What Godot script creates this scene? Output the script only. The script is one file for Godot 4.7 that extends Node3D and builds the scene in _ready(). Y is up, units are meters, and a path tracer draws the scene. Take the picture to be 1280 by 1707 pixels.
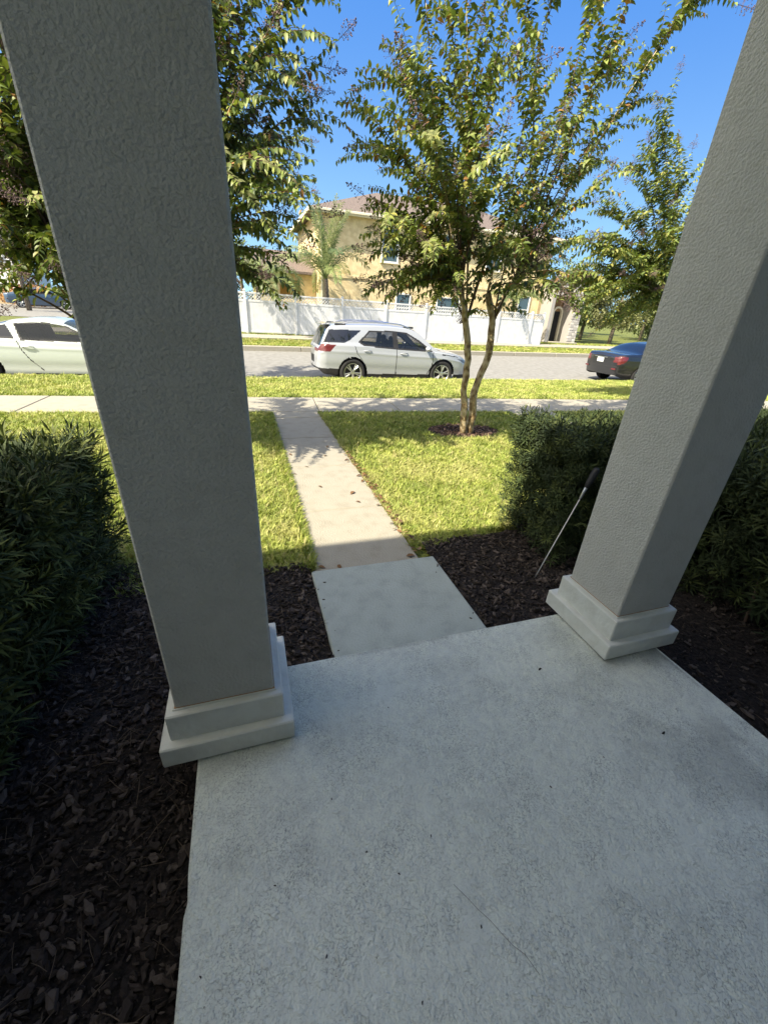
extends Node3D
# A front porch with two stucco columns, looking over a lawn to a street with parked cars.

const SUN := Vector3(0.9, -1.0, -0.36)     # the way the sunlight travels
const FLAT := 4294967295

var rng := RandomNumberGenerator.new()
var taken := {}
var mats := {}


func _ready() -> void:
	rng.seed = 20240611
	# ---------------------------------------------------------------- camera, sky, sun, exposure
	var cam := Camera3D.new()
	cam.name = "camera"
	cam.fov = 103.2
	cam.near = 0.05
	cam.far = 900.0
	cam.position = Vector3(0, 1.5, 0)
	cam.basis = Basis(Vector3.UP, -0.33421833) * Basis(Vector3.RIGHT, -0.46593789) * Basis(Vector3.BACK, 0.06368343)
	add_child(cam)
	cam.current = true
	var sm := ProceduralSkyMaterial.new()
	sm.sky_top_color = Color(0.182, 0.398, 0.685)
	sm.sky_horizon_color = Color(0.60, 0.765, 0.855)
	sm.sky_curve = 0.15
	sm.ground_bottom_color = Color(0.35, 0.36, 0.33)
	sm.ground_horizon_color = Color(0.58, 0.66, 0.70)
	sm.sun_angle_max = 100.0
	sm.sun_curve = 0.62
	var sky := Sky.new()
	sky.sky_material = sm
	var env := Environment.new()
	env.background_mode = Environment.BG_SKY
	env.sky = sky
	env.background_energy_multiplier = 0.92
	env.tonemap_mode = Environment.TONE_MAPPER_LINEAR
	env.tonemap_exposure = 2.18
	env.sdfgi_enabled = true
	env.ssao_enabled = true
	env.ssil_enabled = true
	var we := WorldEnvironment.new()
	we.name = "world_environment"
	we.environment = env
	add_child(we)
	var sun := DirectionalLight3D.new()
	sun.name = "sun"
	sun.light_energy = 1.6
	sun.light_color = Color(1.0, 0.955, 0.87)
	sun.light_angular_distance = 0.5
	sun.shadow_enabled = true
	sun.basis = Basis.looking_at(SUN.normalized(), Vector3.UP)
	add_child(sun)

	make_materials()
	make_ground()
	make_porch()
	make_far_side()
	make_cars()
	make_trees()
	make_hedges()
	make_grass()
	make_mulch()
	make_small_things()


# ==================================================================== helpers
func rf(a: float, b: float) -> float:
	return rng.randf_range(a, b)


func named(o: Node, called: String, parent: Node) -> void:
	var key := str(parent.get_instance_id()) + called
	var n: int = taken.get(key, 0)
	taken[key] = n + 1
	o.name = called if n == 0 else "%s_%03d" % [called, n]
	parent.add_child(o, true)


func thing(called: String, label: String, category: String, at := Vector3.ZERO, group := "") -> Node3D:
	var o := Node3D.new()
	named(o, called, self)
	o.position = at
	tag(o, label, category, group)
	return o


func tag(o: Node, label: String, category: String, group := "") -> void:
	o.set_meta("label", label)
	o.set_meta("category", category)
	if group != "":
		o.set_meta("group", group)


func part(called: String, st: SurfaceTool, m: Material, parent: Node) -> MeshInstance3D:
	return put(called, finish(st), m, parent)


func finish(st: SurfaceTool) -> ArrayMesh:
	st.generate_normals()
	return st.commit()


func put(called: String, mesh: Mesh, m: Material, parent: Node) -> MeshInstance3D:
	var o := MeshInstance3D.new()
	o.mesh = mesh
	if m:
		o.material_override = m
	named(o, called, parent)
	return o


func struct(called: String, st: SurfaceTool, m: Material, label: String) -> MeshInstance3D:
	var o := part(called, st, m, self)
	o.set_meta("kind", "structure")
	o.set_meta("label", label)
	return o


func new_st(smooth := false) -> SurfaceTool:
	var st := SurfaceTool.new()
	st.begin(Mesh.PRIMITIVE_TRIANGLES)
	st.set_smooth_group(0 if smooth else FLAT)
	return st


func tri(st: SurfaceTool, a: Vector3, b: Vector3, c: Vector3, out: Vector3) -> void:
	if (b - a).cross(c - a).dot(out) > 0.0:
		st.add_vertex(a); st.add_vertex(c); st.add_vertex(b)
	else:
		st.add_vertex(a); st.add_vertex(b); st.add_vertex(c)


func quad(st: SurfaceTool, a: Vector3, b: Vector3, c: Vector3, d: Vector3, out: Vector3) -> void:
	tri(st, a, b, c, out)
	tri(st, a, c, d, out)


func box(st: SurfaceTool, c: Vector3, size: Vector3, bev := 0.0, bas := Basis.IDENTITY) -> void:
	var h := size / 2
	var k := h - Vector3.ONE * bev
	for ax in 3:
		var u := (ax + 1) % 3
		var v := (ax + 2) % 3
		for s in [-1.0, 1.0]:
			var p: Array[Vector3] = []
			for q in [[-1, -1], [1, -1], [1, 1], [-1, 1]]:
				var w := Vector3.ZERO
				w[ax] = s * h[ax]
				w[u] = q[0] * k[u]
				w[v] = q[1] * k[v]
				p.append(c + bas * w)
			var o := Vector3.ZERO
			o[ax] = s
			quad(st, p[0], p[1], p[2], p[3], bas * o)
	if bev <= 0.0:
		return
	for ax in 3:
		var u := (ax + 1) % 3
		var v := (ax + 2) % 3
		for su in [-1.0, 1.0]:
			for sv in [-1.0, 1.0]:
				var p: Array[Vector3] = []
				for q in [[-1, 0], [1, 0], [1, 1], [-1, 1]]:
					var w := Vector3.ZERO
					w[ax] = q[0] * k[ax]
					w[u] = su * (h[u] if q[1] == 0 else k[u])
					w[v] = sv * (k[v] if q[1] == 0 else h[v])
					p.append(c + bas * w)
				var o := Vector3.ZERO
				o[u] = su
				o[v] = sv
				quad(st, p[0], p[1], p[2], p[3], bas * o)
	for sx in [-1.0, 1.0]:
		for sy in [-1.0, 1.0]:
			for sz in [-1.0, 1.0]:
				var s := Vector3(sx, sy, sz)
				tri(st, c + bas * (s * Vector3(h.x, k.y, k.z)), c + bas * (s * Vector3(k.x, h.y, k.z)), c + bas * (s * Vector3(k.x, k.y, h.z)), bas * s)


func tube(st: SurfaceTool, pts: Array, radii: Array, sides := 6, cap := true) -> void:
	var rings: Array = []
	var ref := Vector3(0.31, 0.12, 0.94).normalized()
	for i in pts.size():
		var t: Vector3 = (pts[mini(i + 1, pts.size() - 1)] - pts[maxi(i - 1, 0)]).normalized()
		if absf(t.dot(ref)) > 0.95:
			ref = Vector3(0.9, 0.1, -0.3).normalized()
		var u := t.cross(ref).normalized()
		var v := t.cross(u)
		ref = -u.cross(t) if false else ref
		var ring: Array[Vector3] = []
		for k in sides:
			var a := TAU * k / sides
			ring.append(pts[i] + (u * cos(a) + v * sin(a)) * radii[i])
		rings.append(ring)
	for i in pts.size() - 1:
		for k in sides:
			var a: Vector3 = rings[i][k]
			var b: Vector3 = rings[i][(k + 1) % sides]
			var c: Vector3 = rings[i + 1][(k + 1) % sides]
			var d: Vector3 = rings[i + 1][k]
			quad(st, a, b, c, d, (a + b + c + d) / 4 - (pts[i] + pts[i + 1]) / 2)
	if cap:
		for e in [0, pts.size() - 1]:
			var o: Vector3 = pts[e] - pts[1 if e == 0 else e - 1]
			for k in range(1, sides - 1):
				tri(st, rings[e][0], rings[e][k], rings[e][k + 1], o)


# a profile of (radius, height along axis) spun round the local axis z
func lathe(st: SurfaceTool, prof: Array, at: Vector3, sides := 32, bas := Basis.IDENTITY) -> void:
	for i in prof.size() - 1:
		var p: Vector2 = prof[i]
		var q: Vector2 = prof[i + 1]
		var nrm := Vector2(-(q.y - p.y), q.x - p.x) * -1.0
		for k in sides:
			var a := TAU * k / sides
			var b := TAU * (k + 1) / sides
			var ca := Vector3(cos(a), sin(a), 0)
			var cb := Vector3(cos(b), sin(b), 0)
			var cm := (ca + cb).normalized()
			var o := bas * (cm * nrm.x + Vector3(0, 0, nrm.y))
			var A := at + bas * (ca * p.x + Vector3(0, 0, p.y))
			var B := at + bas * (cb * p.x + Vector3(0, 0, p.y))
			var C := at + bas * (cb * q.x + Vector3(0, 0, q.y))
			var D := at + bas * (ca * q.x + Vector3(0, 0, q.y))
			if p.x > 0.0001:
				tri(st, A, B, C, o)
			if q.x > 0.0001:
				tri(st, A, C, D, o)


# an outline in the x-y plane pushed to a thickness along z
func prism(st: SurfaceTool, poly: PackedVector2Array, z0: float, z1: float, xf := Transform3D.IDENTITY) -> void:
	var idx := Geometry2D.triangulate_polygon(poly)
	for s in [[z0, -1.0], [z1, 1.0]]:
		for i in range(0, idx.size(), 3):
			var a := Vector3(poly[idx[i]].x, poly[idx[i]].y, s[0])
			var b := Vector3(poly[idx[i + 1]].x, poly[idx[i + 1]].y, s[0])
			var c := Vector3(poly[idx[i + 2]].x, poly[idx[i + 2]].y, s[0])
			tri(st, xf * a, xf * b, xf * c, xf.basis * Vector3(0, 0, s[1] * signf(z1 - z0)))
	var cw := Geometry2D.is_polygon_clockwise(poly)
	for i in poly.size():
		var p := poly[i]
		var q := poly[(i + 1) % poly.size()]
		var n := Vector2(q.y - p.y, -(q.x - p.x)) * (1.0 if not cw else -1.0)
		quad(st, xf * Vector3(p.x, p.y, z0), xf * Vector3(q.x, q.y, z0), xf * Vector3(q.x, q.y, z1), xf * Vector3(p.x, p.y, z1), xf.basis * Vector3(n.x, n.y, 0))


# many small alike pieces that nobody could count
func scatter(called: String, mesh: Mesh, m: Material, places: Array, colors: Array, parent: Node, label := "", category := "") -> void:
	if places.is_empty():
		return
	var mm := MultiMesh.new()
	mm.transform_format = MultiMesh.TRANSFORM_3D
	mm.use_colors = true
	mm.mesh = mesh
	mm.instance_count = places.size()
	for i in places.size():
		mm.set_instance_transform(i, places[i])
		mm.set_instance_color(i, colors[i])
	var o := MultiMeshInstance3D.new()
	o.multimesh = mm
	o.material_override = m
	named(o, called, parent)
	o.set_meta("kind", "stuff")
	if label != "":
		o.set_meta("label", label)
		o.set_meta("category", category)


func lin(r: float, g: float, b: float) -> Color:
	return Color(r, g, b).linear_to_srgb()


func mat(key: String, c: Color, rough := 0.8, metal := 0.0) -> StandardMaterial3D:
	var m := StandardMaterial3D.new()
	m.resource_name = key
	m.albedo_color = c.linear_to_srgb()
	m.roughness = rough
	m.metallic = metal
	mats[key] = m
	return m


func noise_tex(seed_: int, freq: float, oct: int, cols: Array, offs: Array, size := 512, kind := FastNoiseLite.TYPE_SIMPLEX_SMOOTH, normal := false, bump := 4.0, warp := 0.0) -> NoiseTexture2D:
	var n := FastNoiseLite.new()
	n.seed = seed_
	n.noise_type = kind
	n.frequency = freq
	n.fractal_octaves = oct
	n.fractal_type = FastNoiseLite.FRACTAL_FBM if oct > 1 else FastNoiseLite.FRACTAL_NONE
	if kind == FastNoiseLite.TYPE_CELLULAR:
		n.cellular_return_type = FastNoiseLite.RETURN_DISTANCE2_SUB
	if warp > 0.0:
		n.domain_warp_enabled = true
		n.domain_warp_amplitude = warp
		n.domain_warp_frequency = freq * 1.7
		n.domain_warp_fractal_octaves = 2
	var t := NoiseTexture2D.new()
	t.width = size
	t.height = size
	t.seamless = true
	t.seamless_blend_skirt = 0.15
	t.noise = n
	t.generate_mipmaps = false
	if normal:
		t.as_normal_map = true
		t.bump_strength = bump
	elif cols.size():
		var g := Gradient.new()
		g.offsets = PackedFloat32Array(offs)
		g.colors = PackedColorArray(cols)
		t.color_ramp = g
	return t


func tri_map(m: StandardMaterial3D, per_metre: float) -> void:
	m.uv1_triplanar = true
	m.uv1_world_triplanar = true
	m.uv1_triplanar_sharpness = 6.0
	m.uv1_scale = Vector3.ONE * per_metre


func grey(v: float, w := 0.0) -> Color:
	return Color(v + w, v, v - w)


func make_materials() -> void:
	var m: StandardMaterial3D
	# column stucco: knocked-down plaster, painted
	m = mat("stucco", Color(0.52, 0.525, 0.485), 0.78)
	m.albedo_texture = noise_tex(3, 0.006, 6, [Color(0.965, 0.965, 0.96), Color(0.99, 0.99, 0.99), Color(1, 1, 1)], [0.15, 0.45, 0.8])
	m.normal_enabled = true
	m.normal_texture = noise_tex(11, 0.026, 4, [], [], 1024, FastNoiseLite.TYPE_SIMPLEX_SMOOTH, true, 14.0, 5.0)
	m.normal_scale = 1.0
	tri_map(m, 2.6)
	m = mat("trim_paint", Color(0.68, 0.705, 0.655), 0.6)
	m.albedo_texture = noise_tex(4, 0.012, 4, [Color(0.97, 0.965, 0.96), Color(1, 1, 1)], [0.2, 0.7])
	m.normal_enabled = true
	m.normal_texture = noise_tex(12, 0.02, 3, [], [], 512, FastNoiseLite.TYPE_SIMPLEX_SMOOTH, true, 2.5)
	tri_map(m, 1.6)
	# porch slab: sprayed and knocked-down coating, worn
	m = mat("slab", Color(0.765, 0.815, 0.735), 0.66)
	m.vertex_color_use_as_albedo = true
	m.albedo_texture = noise_tex(21, 0.012, 6, [Color(0.95, 0.95, 0.95), Color(0.98, 0.98, 0.98), Color(1, 1, 0.99)], [0.2, 0.46, 0.75], 1024)
	m.detail_enabled = true
	m.detail_blend_mode = BaseMaterial3D.BLEND_MODE_MUL
	var worms := noise_tex(22, 0.042, 3, [Color(1, 1, 1), Color(0.96, 0.96, 0.96), Color(0.68, 0.69, 0.70), Color(0.55, 0.56, 0.57)], [0.55, 0.72, 0.88, 1.0], 1024, FastNoiseLite.TYPE_SIMPLEX_SMOOTH, false, 0, 14.0)
	(worms.noise as FastNoiseLite).fractal_type = FastNoiseLite.FRACTAL_RIDGED
	m.detail_albedo = worms
	m.detail_mask = noise_tex(23, 0.006, 3, [Color(0.35, 0.35, 0.35), Color(0.60, 0.60, 0.60), Color(1, 1, 1)], [0.2, 0.5, 0.8], 512)
	m.normal_enabled = true
	m.normal_texture = noise_tex(24, 0.026, 3, [], [], 1024, FastNoiseLite.TYPE_CELLULAR, true, 11.0, 40.0)
	m.normal_scale = 0.8
	tri_map(m, 1.25)
	# plain broom-finished concrete
	m = mat("concrete", Color(0.34, 0.318, 0.258), 0.85)
	m.albedo_texture = noise_tex(31, 0.006, 6, [Color(0.945, 0.94, 0.93), Color(0.985, 0.985, 0.98), Color(1, 1, 1)], [0.15, 0.42, 0.75], 1024)
	m.normal_enabled = true
	m.normal_texture = noise_tex(32, 0.12, 3, [], [], 512, FastNoiseLite.TYPE_SIMPLEX_SMOOTH, true, 1.6)
	tri_map(m, 0.9)
	m = mat("pad_paint", Color(0.385, 0.43, 0.40), 0.75)
	m.albedo_texture = noise_tex(33, 0.005, 7, [Color(0.925, 0.925, 0.925), Color(0.975, 0.975, 0.97), Color(1, 1, 1)], [0.15, 0.4, 0.75], 1024)
	m.normal_enabled = true
	m.normal_texture = noise_tex(34, 0.09, 3, [], [], 512, FastNoiseLite.TYPE_SIMPLEX_SMOOTH, true, 1.6)
	tri_map(m, 1.1)
	m = mat("asphalt", Color(0.245, 0.242, 0.222), 0.9)
	m.albedo_texture = noise_tex(41, 0.01, 6, [Color(0.90, 0.895, 0.89), Color(1, 1, 1)], [0.25, 0.7], 1024)
	tri_map(m, 0.35)
	m = mat("soil", Color(0.085, 0.095, 0.035), 0.95)
	m.albedo_texture = noise_tex(51, 0.02, 5, [Color(0.6, 0.58, 0.5), Color(1, 1, 0.95)], [0.25, 0.7], 512)
	tri_map(m, 0.6)
	m = mat("turf", Color(0.22, 0.24, 0.055), 0.95)
	m.albedo_texture = noise_tex(52, 0.03, 5, [Color(0.55, 0.6, 0.5), Color(1, 1, 0.9)], [0.25, 0.75], 1024)
	m.normal_enabled = true
	m.normal_texture = noise_tex(53, 0.05, 4, [], [], 512, FastNoiseLite.TYPE_SIMPLEX_SMOOTH, true, 8.0)
	tri_map(m, 0.5)
	m = mat("mulch_soil", Color(0.026, 0.019, 0.016), 0.97)
	m.albedo_texture = noise_tex(61, 0.04, 4, [Color(0.45, 0.45, 0.45), Color(1, 1, 1)], [0.3, 0.7], 512)
	m.normal_enabled = true
	m.normal_texture = noise_tex(62, 0.05, 4, [], [], 512, FastNoiseLite.TYPE_SIMPLEX_SMOOTH, true, 10.0)
	tri_map(m, 1.5)
	for k in 4:
		mat("chip%d" % k, [Color(0.036, 0.027, 0.023), Color(0.058, 0.044, 0.037), Color(0.105, 0.084, 0.072), Color(0.024, 0.019, 0.018)][k], 0.9)
	# vegetation: the copies carry their own colours
	for v in [["leaf", 0.5, 0.46], ["needle", 0.8, 0.20], ["grass", 0.65, 0.40], ["chips", 0.92, 0.0], ["far_leaf", 0.55, 0.28]]:
		m = mat(v[0], Color(1, 1, 1), v[1])
		m.vertex_color_use_as_albedo = true
		m.cull_mode = BaseMaterial3D.CULL_DISABLED
		if v[2] > 0.0:
			m.backlight_enabled = true
			m.backlight = lin(v[2] * 0.95, v[2], v[2] * 0.45)
	for k in 6:
		m = mat("leaf%d" % k, LEAF_TONES[k], 0.42)
		m.cull_mode = BaseMaterial3D.CULL_DISABLED
		m.backlight_enabled = true
		m.backlight = lin(0.44, 0.46, 0.21)
	m = mat("bark", Color(0.52, 0.43, 0.28), 0.75)
	m.albedo_texture = noise_tex(71, 0.010, 4, [Color(0.62, 0.55, 0.47), Color(0.88, 0.85, 0.78), Color(1, 1, 1)], [0.25, 0.45, 0.7], 512)
	m.normal_enabled = true
	m.normal_texture = noise_tex(72, 0.02, 4, [], [], 512, FastNoiseLite.TYPE_SIMPLEX_SMOOTH, true, 3.0)
	tri_map(m, 1.4)
	mat("twig", Color(0.10, 0.065, 0.045), 0.85)
	mat("seed", Color(0.15, 0.10, 0.095), 0.85)
	m = mat("palm_trunk", Color(0.24, 0.20, 0.155), 0.9)
	m.albedo_texture = noise_tex(73, 0.03, 4, [Color(0.6, 0.6, 0.6), Color(1, 1, 1)], [0.3, 0.7], 256)
	tri_map(m, 1.5)
	m = mat("frond", Color(0.17, 0.22, 0.075), 0.5)
	m.cull_mode = BaseMaterial3D.CULL_DISABLED
	m.backlight_enabled = true
	m.backlight = lin(0.3, 0.32, 0.15)
	m = mat("frond_dark", Color(0.07, 0.115, 0.045), 0.5)
	m.cull_mode = BaseMaterial3D.CULL_DISABLED
	m.backlight_enabled = true
	m.backlight = lin(0.2, 0.24, 0.1)
	# buildings
	m = mat("yellow_wall", Color(0.82, 0.67, 0.40), 0.85)
	m.albedo_texture = noise_tex(81, 0.01, 4, [Color(0.93, 0.92, 0.9), Color(1, 1, 1)], [0.3, 0.7], 512)
	m.normal_enabled = true
	m.normal_texture = noise_tex(82, 0.08, 3, [], [], 512, FastNoiseLite.TYPE_SIMPLEX_SMOOTH, true, 4.0)
	tri_map(m, 0.5)
	mat("cream_trim", Color(0.72, 0.66, 0.50), 0.7)
	mat("tan_band", Color(0.52, 0.41, 0.245), 0.8)
	mat("orange_wall", Color(0.68, 0.42, 0.13), 0.85)
	mat("brown_wall", Color(0.36, 0.22, 0.11), 0.85)
	m = mat("shingle", Color(0.24, 0.19, 0.165), 0.95)
	m.albedo_texture = noise_tex(83, 0.05, 4, [Color(0.6, 0.6, 0.6), Color(1, 1, 1)], [0.3, 0.7], 512)
	tri_map(m, 0.6)
	mat("white_paint", Color(0.80, 0.80, 0.78), 0.5)
	m = mat("vinyl", Color(0.68, 0.69, 0.71), 0.45)
	m.albedo_texture = noise_tex(84, 0.01, 4, [Color(0.97, 0.97, 0.96), Color(1, 1, 1)], [0.3, 0.6], 512)
	tri_map(m, 0.4)
	for k in 3:
		mat("stone%d" % k, [Color(0.50, 0.48, 0.45), Color(0.38, 0.365, 0.345), Color(0.60, 0.575, 0.53)][k], 0.9)
	mat("mortar", Color(0.36, 0.34, 0.32), 0.95)
	m = mat("window_glass", Color(0.06, 0.09, 0.10), 0.06)
	m.metallic_specular = 0.9
	mat("dark_void", Color(0.012, 0.012, 0.012), 0.9)
	m = mat("house_siding", Color(0.74, 0.73, 0.70), 0.8)
	m.normal_enabled = true
	m.normal_texture = mats.stucco.normal_texture
	tri_map(m, 2.2)
	# vehicles
	for v in [["paint_white", Color(0.40, 0.425, 0.465)], ["paint_silver_green", Color(0.56, 0.62, 0.585)], ["paint_dark", Color(0.010, 0.011, 0.014)], ["paint_blue", Color(0.045, 0.09, 0.16)]]:
		m = mat(v[0], v[1], 0.38)
		m.metallic = 0.12
		m.clearcoat_enabled = true
		m.clearcoat = 1.0
		m.clearcoat_roughness = 0.04
	mat("black_trim", Color(0.018, 0.018, 0.020), 0.55)
	mat("rubber", Color(0.016, 0.016, 0.017), 0.85)
	mat("seat_cloth", Color(0.035, 0.034, 0.034), 0.9)
	mat("alloy", Color(0.55, 0.56, 0.57), 0.28, 0.85)
	mat("chrome", Color(0.75, 0.75, 0.76), 0.12, 1.0)
	m = mat("car_glass", Color(0.012, 0.016, 0.018), 0.03)
	m.transparency = BaseMaterial3D.TRANSPARENCY_ALPHA
	m.albedo_color.a = 0.5
	m = mat("car_glass_dark", Color(0.008, 0.010, 0.014), 0.04)
	m.metallic_specular = 0.8
	m = mat("tail_red", Color(0.11, 0.006, 0.008), 0.12)
	m.clearcoat_enabled = true
	m = mat("lamp_clear", Color(0.10, 0.11, 0.12), 0.08)
	m.clearcoat_enabled = true
	mat("plate_white", Color(0.62, 0.66, 0.64), 0.5)
	mat("steel_rod", Color(0.52, 0.50, 0.50), 0.35, 0.8)
	mat("black_grip", Color(0.012, 0.013, 0.017), 0.6)
	mat("dry_leaf", Color(0.16, 0.085, 0.035), 0.85)
	mat("dark_bit", Color(0.02, 0.018, 0.017), 0.9)


const LEAF_TONES := [Color(0.130, 0.185, 0.048), Color(0.185, 0.240, 0.055), Color(0.245, 0.290, 0.068), Color(0.31, 0.30, 0.07), Color(0.290, 0.150, 0.045), Color(0.060, 0.098, 0.028)]


# ==================================================================== the lie of the land
func curb_z(x: float) -> float:            # far kerb of the street
	return -20.3 - 0.075 * x


func walk_z(x: float) -> float:            # far edge of the near pavement
	return -8.40 + 0.055 * x


func ground_y(x: float, z: float) -> float:
	var near := walk_z(x)
	if z > near + 1.2:
		return -0.225
	if z > -11.3:
		return lerpf(-0.225, -0.33, clampf((near + 1.2 - z) / (near + 1.2 + 11.3), 0, 1))
	var f := curb_z(x)
	if z > f:
		return -0.66
	return lerpf(-0.37, -0.06, smoothstep(0.0, 3.2, f - z))


func make_ground() -> void:
	# one sheet to the horizon
	var zs: Array = [420.0, 60.0, 12.0, 2.0, -3.0, -5.0]
	var xs: Array = [-450.0, -120.0, -60.0]
	for i in 41:
		xs.append(-40.0 + i * 2.5)
	xs.append_array([90.0, 140.0, 450.0])
	var st := new_st(true)
	var grid: Array = []
	for x in xs:
		var row: Array = []
		var xc := clampf(x, -40, 60)
		for z in zs:
			row.append(Vector3(x, -0.225, z))
		for d in [0.0, 0.6, 1.2]:
			row.append(Vector3(x, ground_y(xc, walk_z(xc) + 1.2 - d) - 0.001, walk_z(xc) + 1.2 - d))
		row.append(Vector3(x, ground_y(xc, -9.9), -9.9))
		row.append(Vector3(x, -0.33, -11.3))
		row.append(Vector3(x, -0.66, -11.32))
		row.append(Vector3(x, -0.66, curb_z(xc) + 0.03))
		row.append(Vector3(x, -0.37, curb_z(xc) + 0.01))
		for d in [0.4, 0.8, 1.2, 1.6, 2.0, 2.4, 2.8, 3.2]:
			row.append(Vector3(x, ground_y(xc, curb_z(xc) - d), curb_z(xc) - d))
		row.append(Vector3(x, -0.06, -40.0))
		row.append(Vector3(x, -0.06, -120.0))
		row.append(Vector3(x, -0.06, -480.0))
		grid.append(row)
	for i in grid.size() - 1:
		for j in grid[0].size() - 1:
			quad(st, grid[i][j], grid[i + 1][j], grid[i + 1][j + 1], grid[i][j + 1], Vector3(0, 1, 0.05))
	struct("ground", st, mats.turf, "flat grassy ground running from the porch across the street to the horizon")

	# the street
	st = new_st(true)
	for i in range(xs.size() - 1):
		var a: float = xs[i]
		var b: float = xs[i + 1]
		var za := curb_z(clampf(a, -40, 60)) + 0.25
		var zb := curb_z(clampf(b, -40, 60)) + 0.25
		var pa := Vector3(a, -0.545, -11.62)
		var pb := Vector3(b, -0.545, -11.62)
		var qa := Vector3(a, -0.535, za)
		var qb := Vector3(b, -0.535, zb)
		var ma := (pa + qa) / 2 + Vector3(0, 0.05, 0)
		var mb := (pb + qb) / 2 + Vector3(0, 0.05, 0)
		quad(st, pa, pb, mb, ma, Vector3.UP)
		quad(st, ma, mb, qb, qa, Vector3.UP)
	struct("road", st, mats.asphalt, "sun-bleached grey street running across the view between two grass verges")

	# kerbs
	st = new_st()
	for i in 26:
		box(st, Vector3(-38.0 + i * 3.0, -0.46, -11.45), Vector3(2.985, 0.28, 0.30), 0.02)
	struct("near_kerb", st, mats.concrete, "low concrete kerb along the near side of the street behind the grass verge")
	st = new_st()
	for i in 30:
		var x := -38.0 + i * 3.0
		box(st, Vector3(x, -0.46, curb_z(x) + 0.14), Vector3(2.985, 0.26, 0.30), 0.02, Basis(Vector3.UP, 0.075))
	struct("far_kerb", st, mats.concrete, "pale concrete kerb along the far side of the street below the white fence")

	# near pavement in slabs, each its own piece
	var root := Node3D.new()
	named(root, "pavement", self)
	root.set_meta("kind", "structure")
	root.set_meta("label", "concrete pavement crossing the view between the front lawn and the grass verge")
	for i in 17:
		var x := -10.05 + i * 1.5
		st = new_st()
		box(st, Vector3(x, -0.255 - rf(0, 0.004), walk_z(x) + 0.6), Vector3(1.488, 0.13, 1.2), 0.008, Basis(Vector3.UP, -0.055))
		part("paving_slab", st, mats.concrete, root)
	# far pavement
	root = Node3D.new()
	named(root, "far_pavement", self)
	root.set_meta("kind", "structure")
	root.set_meta("label", "narrow pale pavement on the far side of the street in front of the white fence")
	for i in 30:
		var x := -12.0 + i * 1.5
		st = new_st()
		box(st, Vector3(x, ground_y(x, curb_z(x) - 2.1) + 0.0, curb_z(x) - 2.1), Vector3(1.488, 0.12, 1.0), 0.008, Basis(Vector3(1, 0, 0), 0.08) * Basis(Vector3.UP, 0.075))
		part("paving_slab", st, mats.concrete, root)
	# garden path from the porch to the pavement
	root = Node3D.new()
	named(root, "front_path", self)
	root.set_meta("kind", "structure")
	root.set_meta("label", "straight concrete front path leading from the porch step to the pavement")
	var cuts := [-2.365, -3.32, -4.45, -5.60, -6.75, -7.16]
	for i in cuts.size() - 1:
		st = new_st()
		box(st, Vector3(0.735, -0.262, (cuts[i] + cuts[i + 1]) / 2), Vector3(0.80, 0.14, cuts[i] - cuts[i + 1] - 0.010), 0.009)
		part("path_slab", st, mats.concrete, root)
	# the neighbour's path, which branches off behind the hedge
	root = Node3D.new()
	named(root, "branch_path", self)
	root.set_meta("kind", "structure")
	root.set_meta("label", "short concrete path branching off the pavement behind the right hedge")
	for i in 3:
		st = new_st()
		box(st, Vector3(5.35, -0.262, -6.42 + i * 1.15), Vector3(0.95, 0.14, 1.138), 0.009)
		part("path_slab", st, mats.concrete, root)


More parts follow.
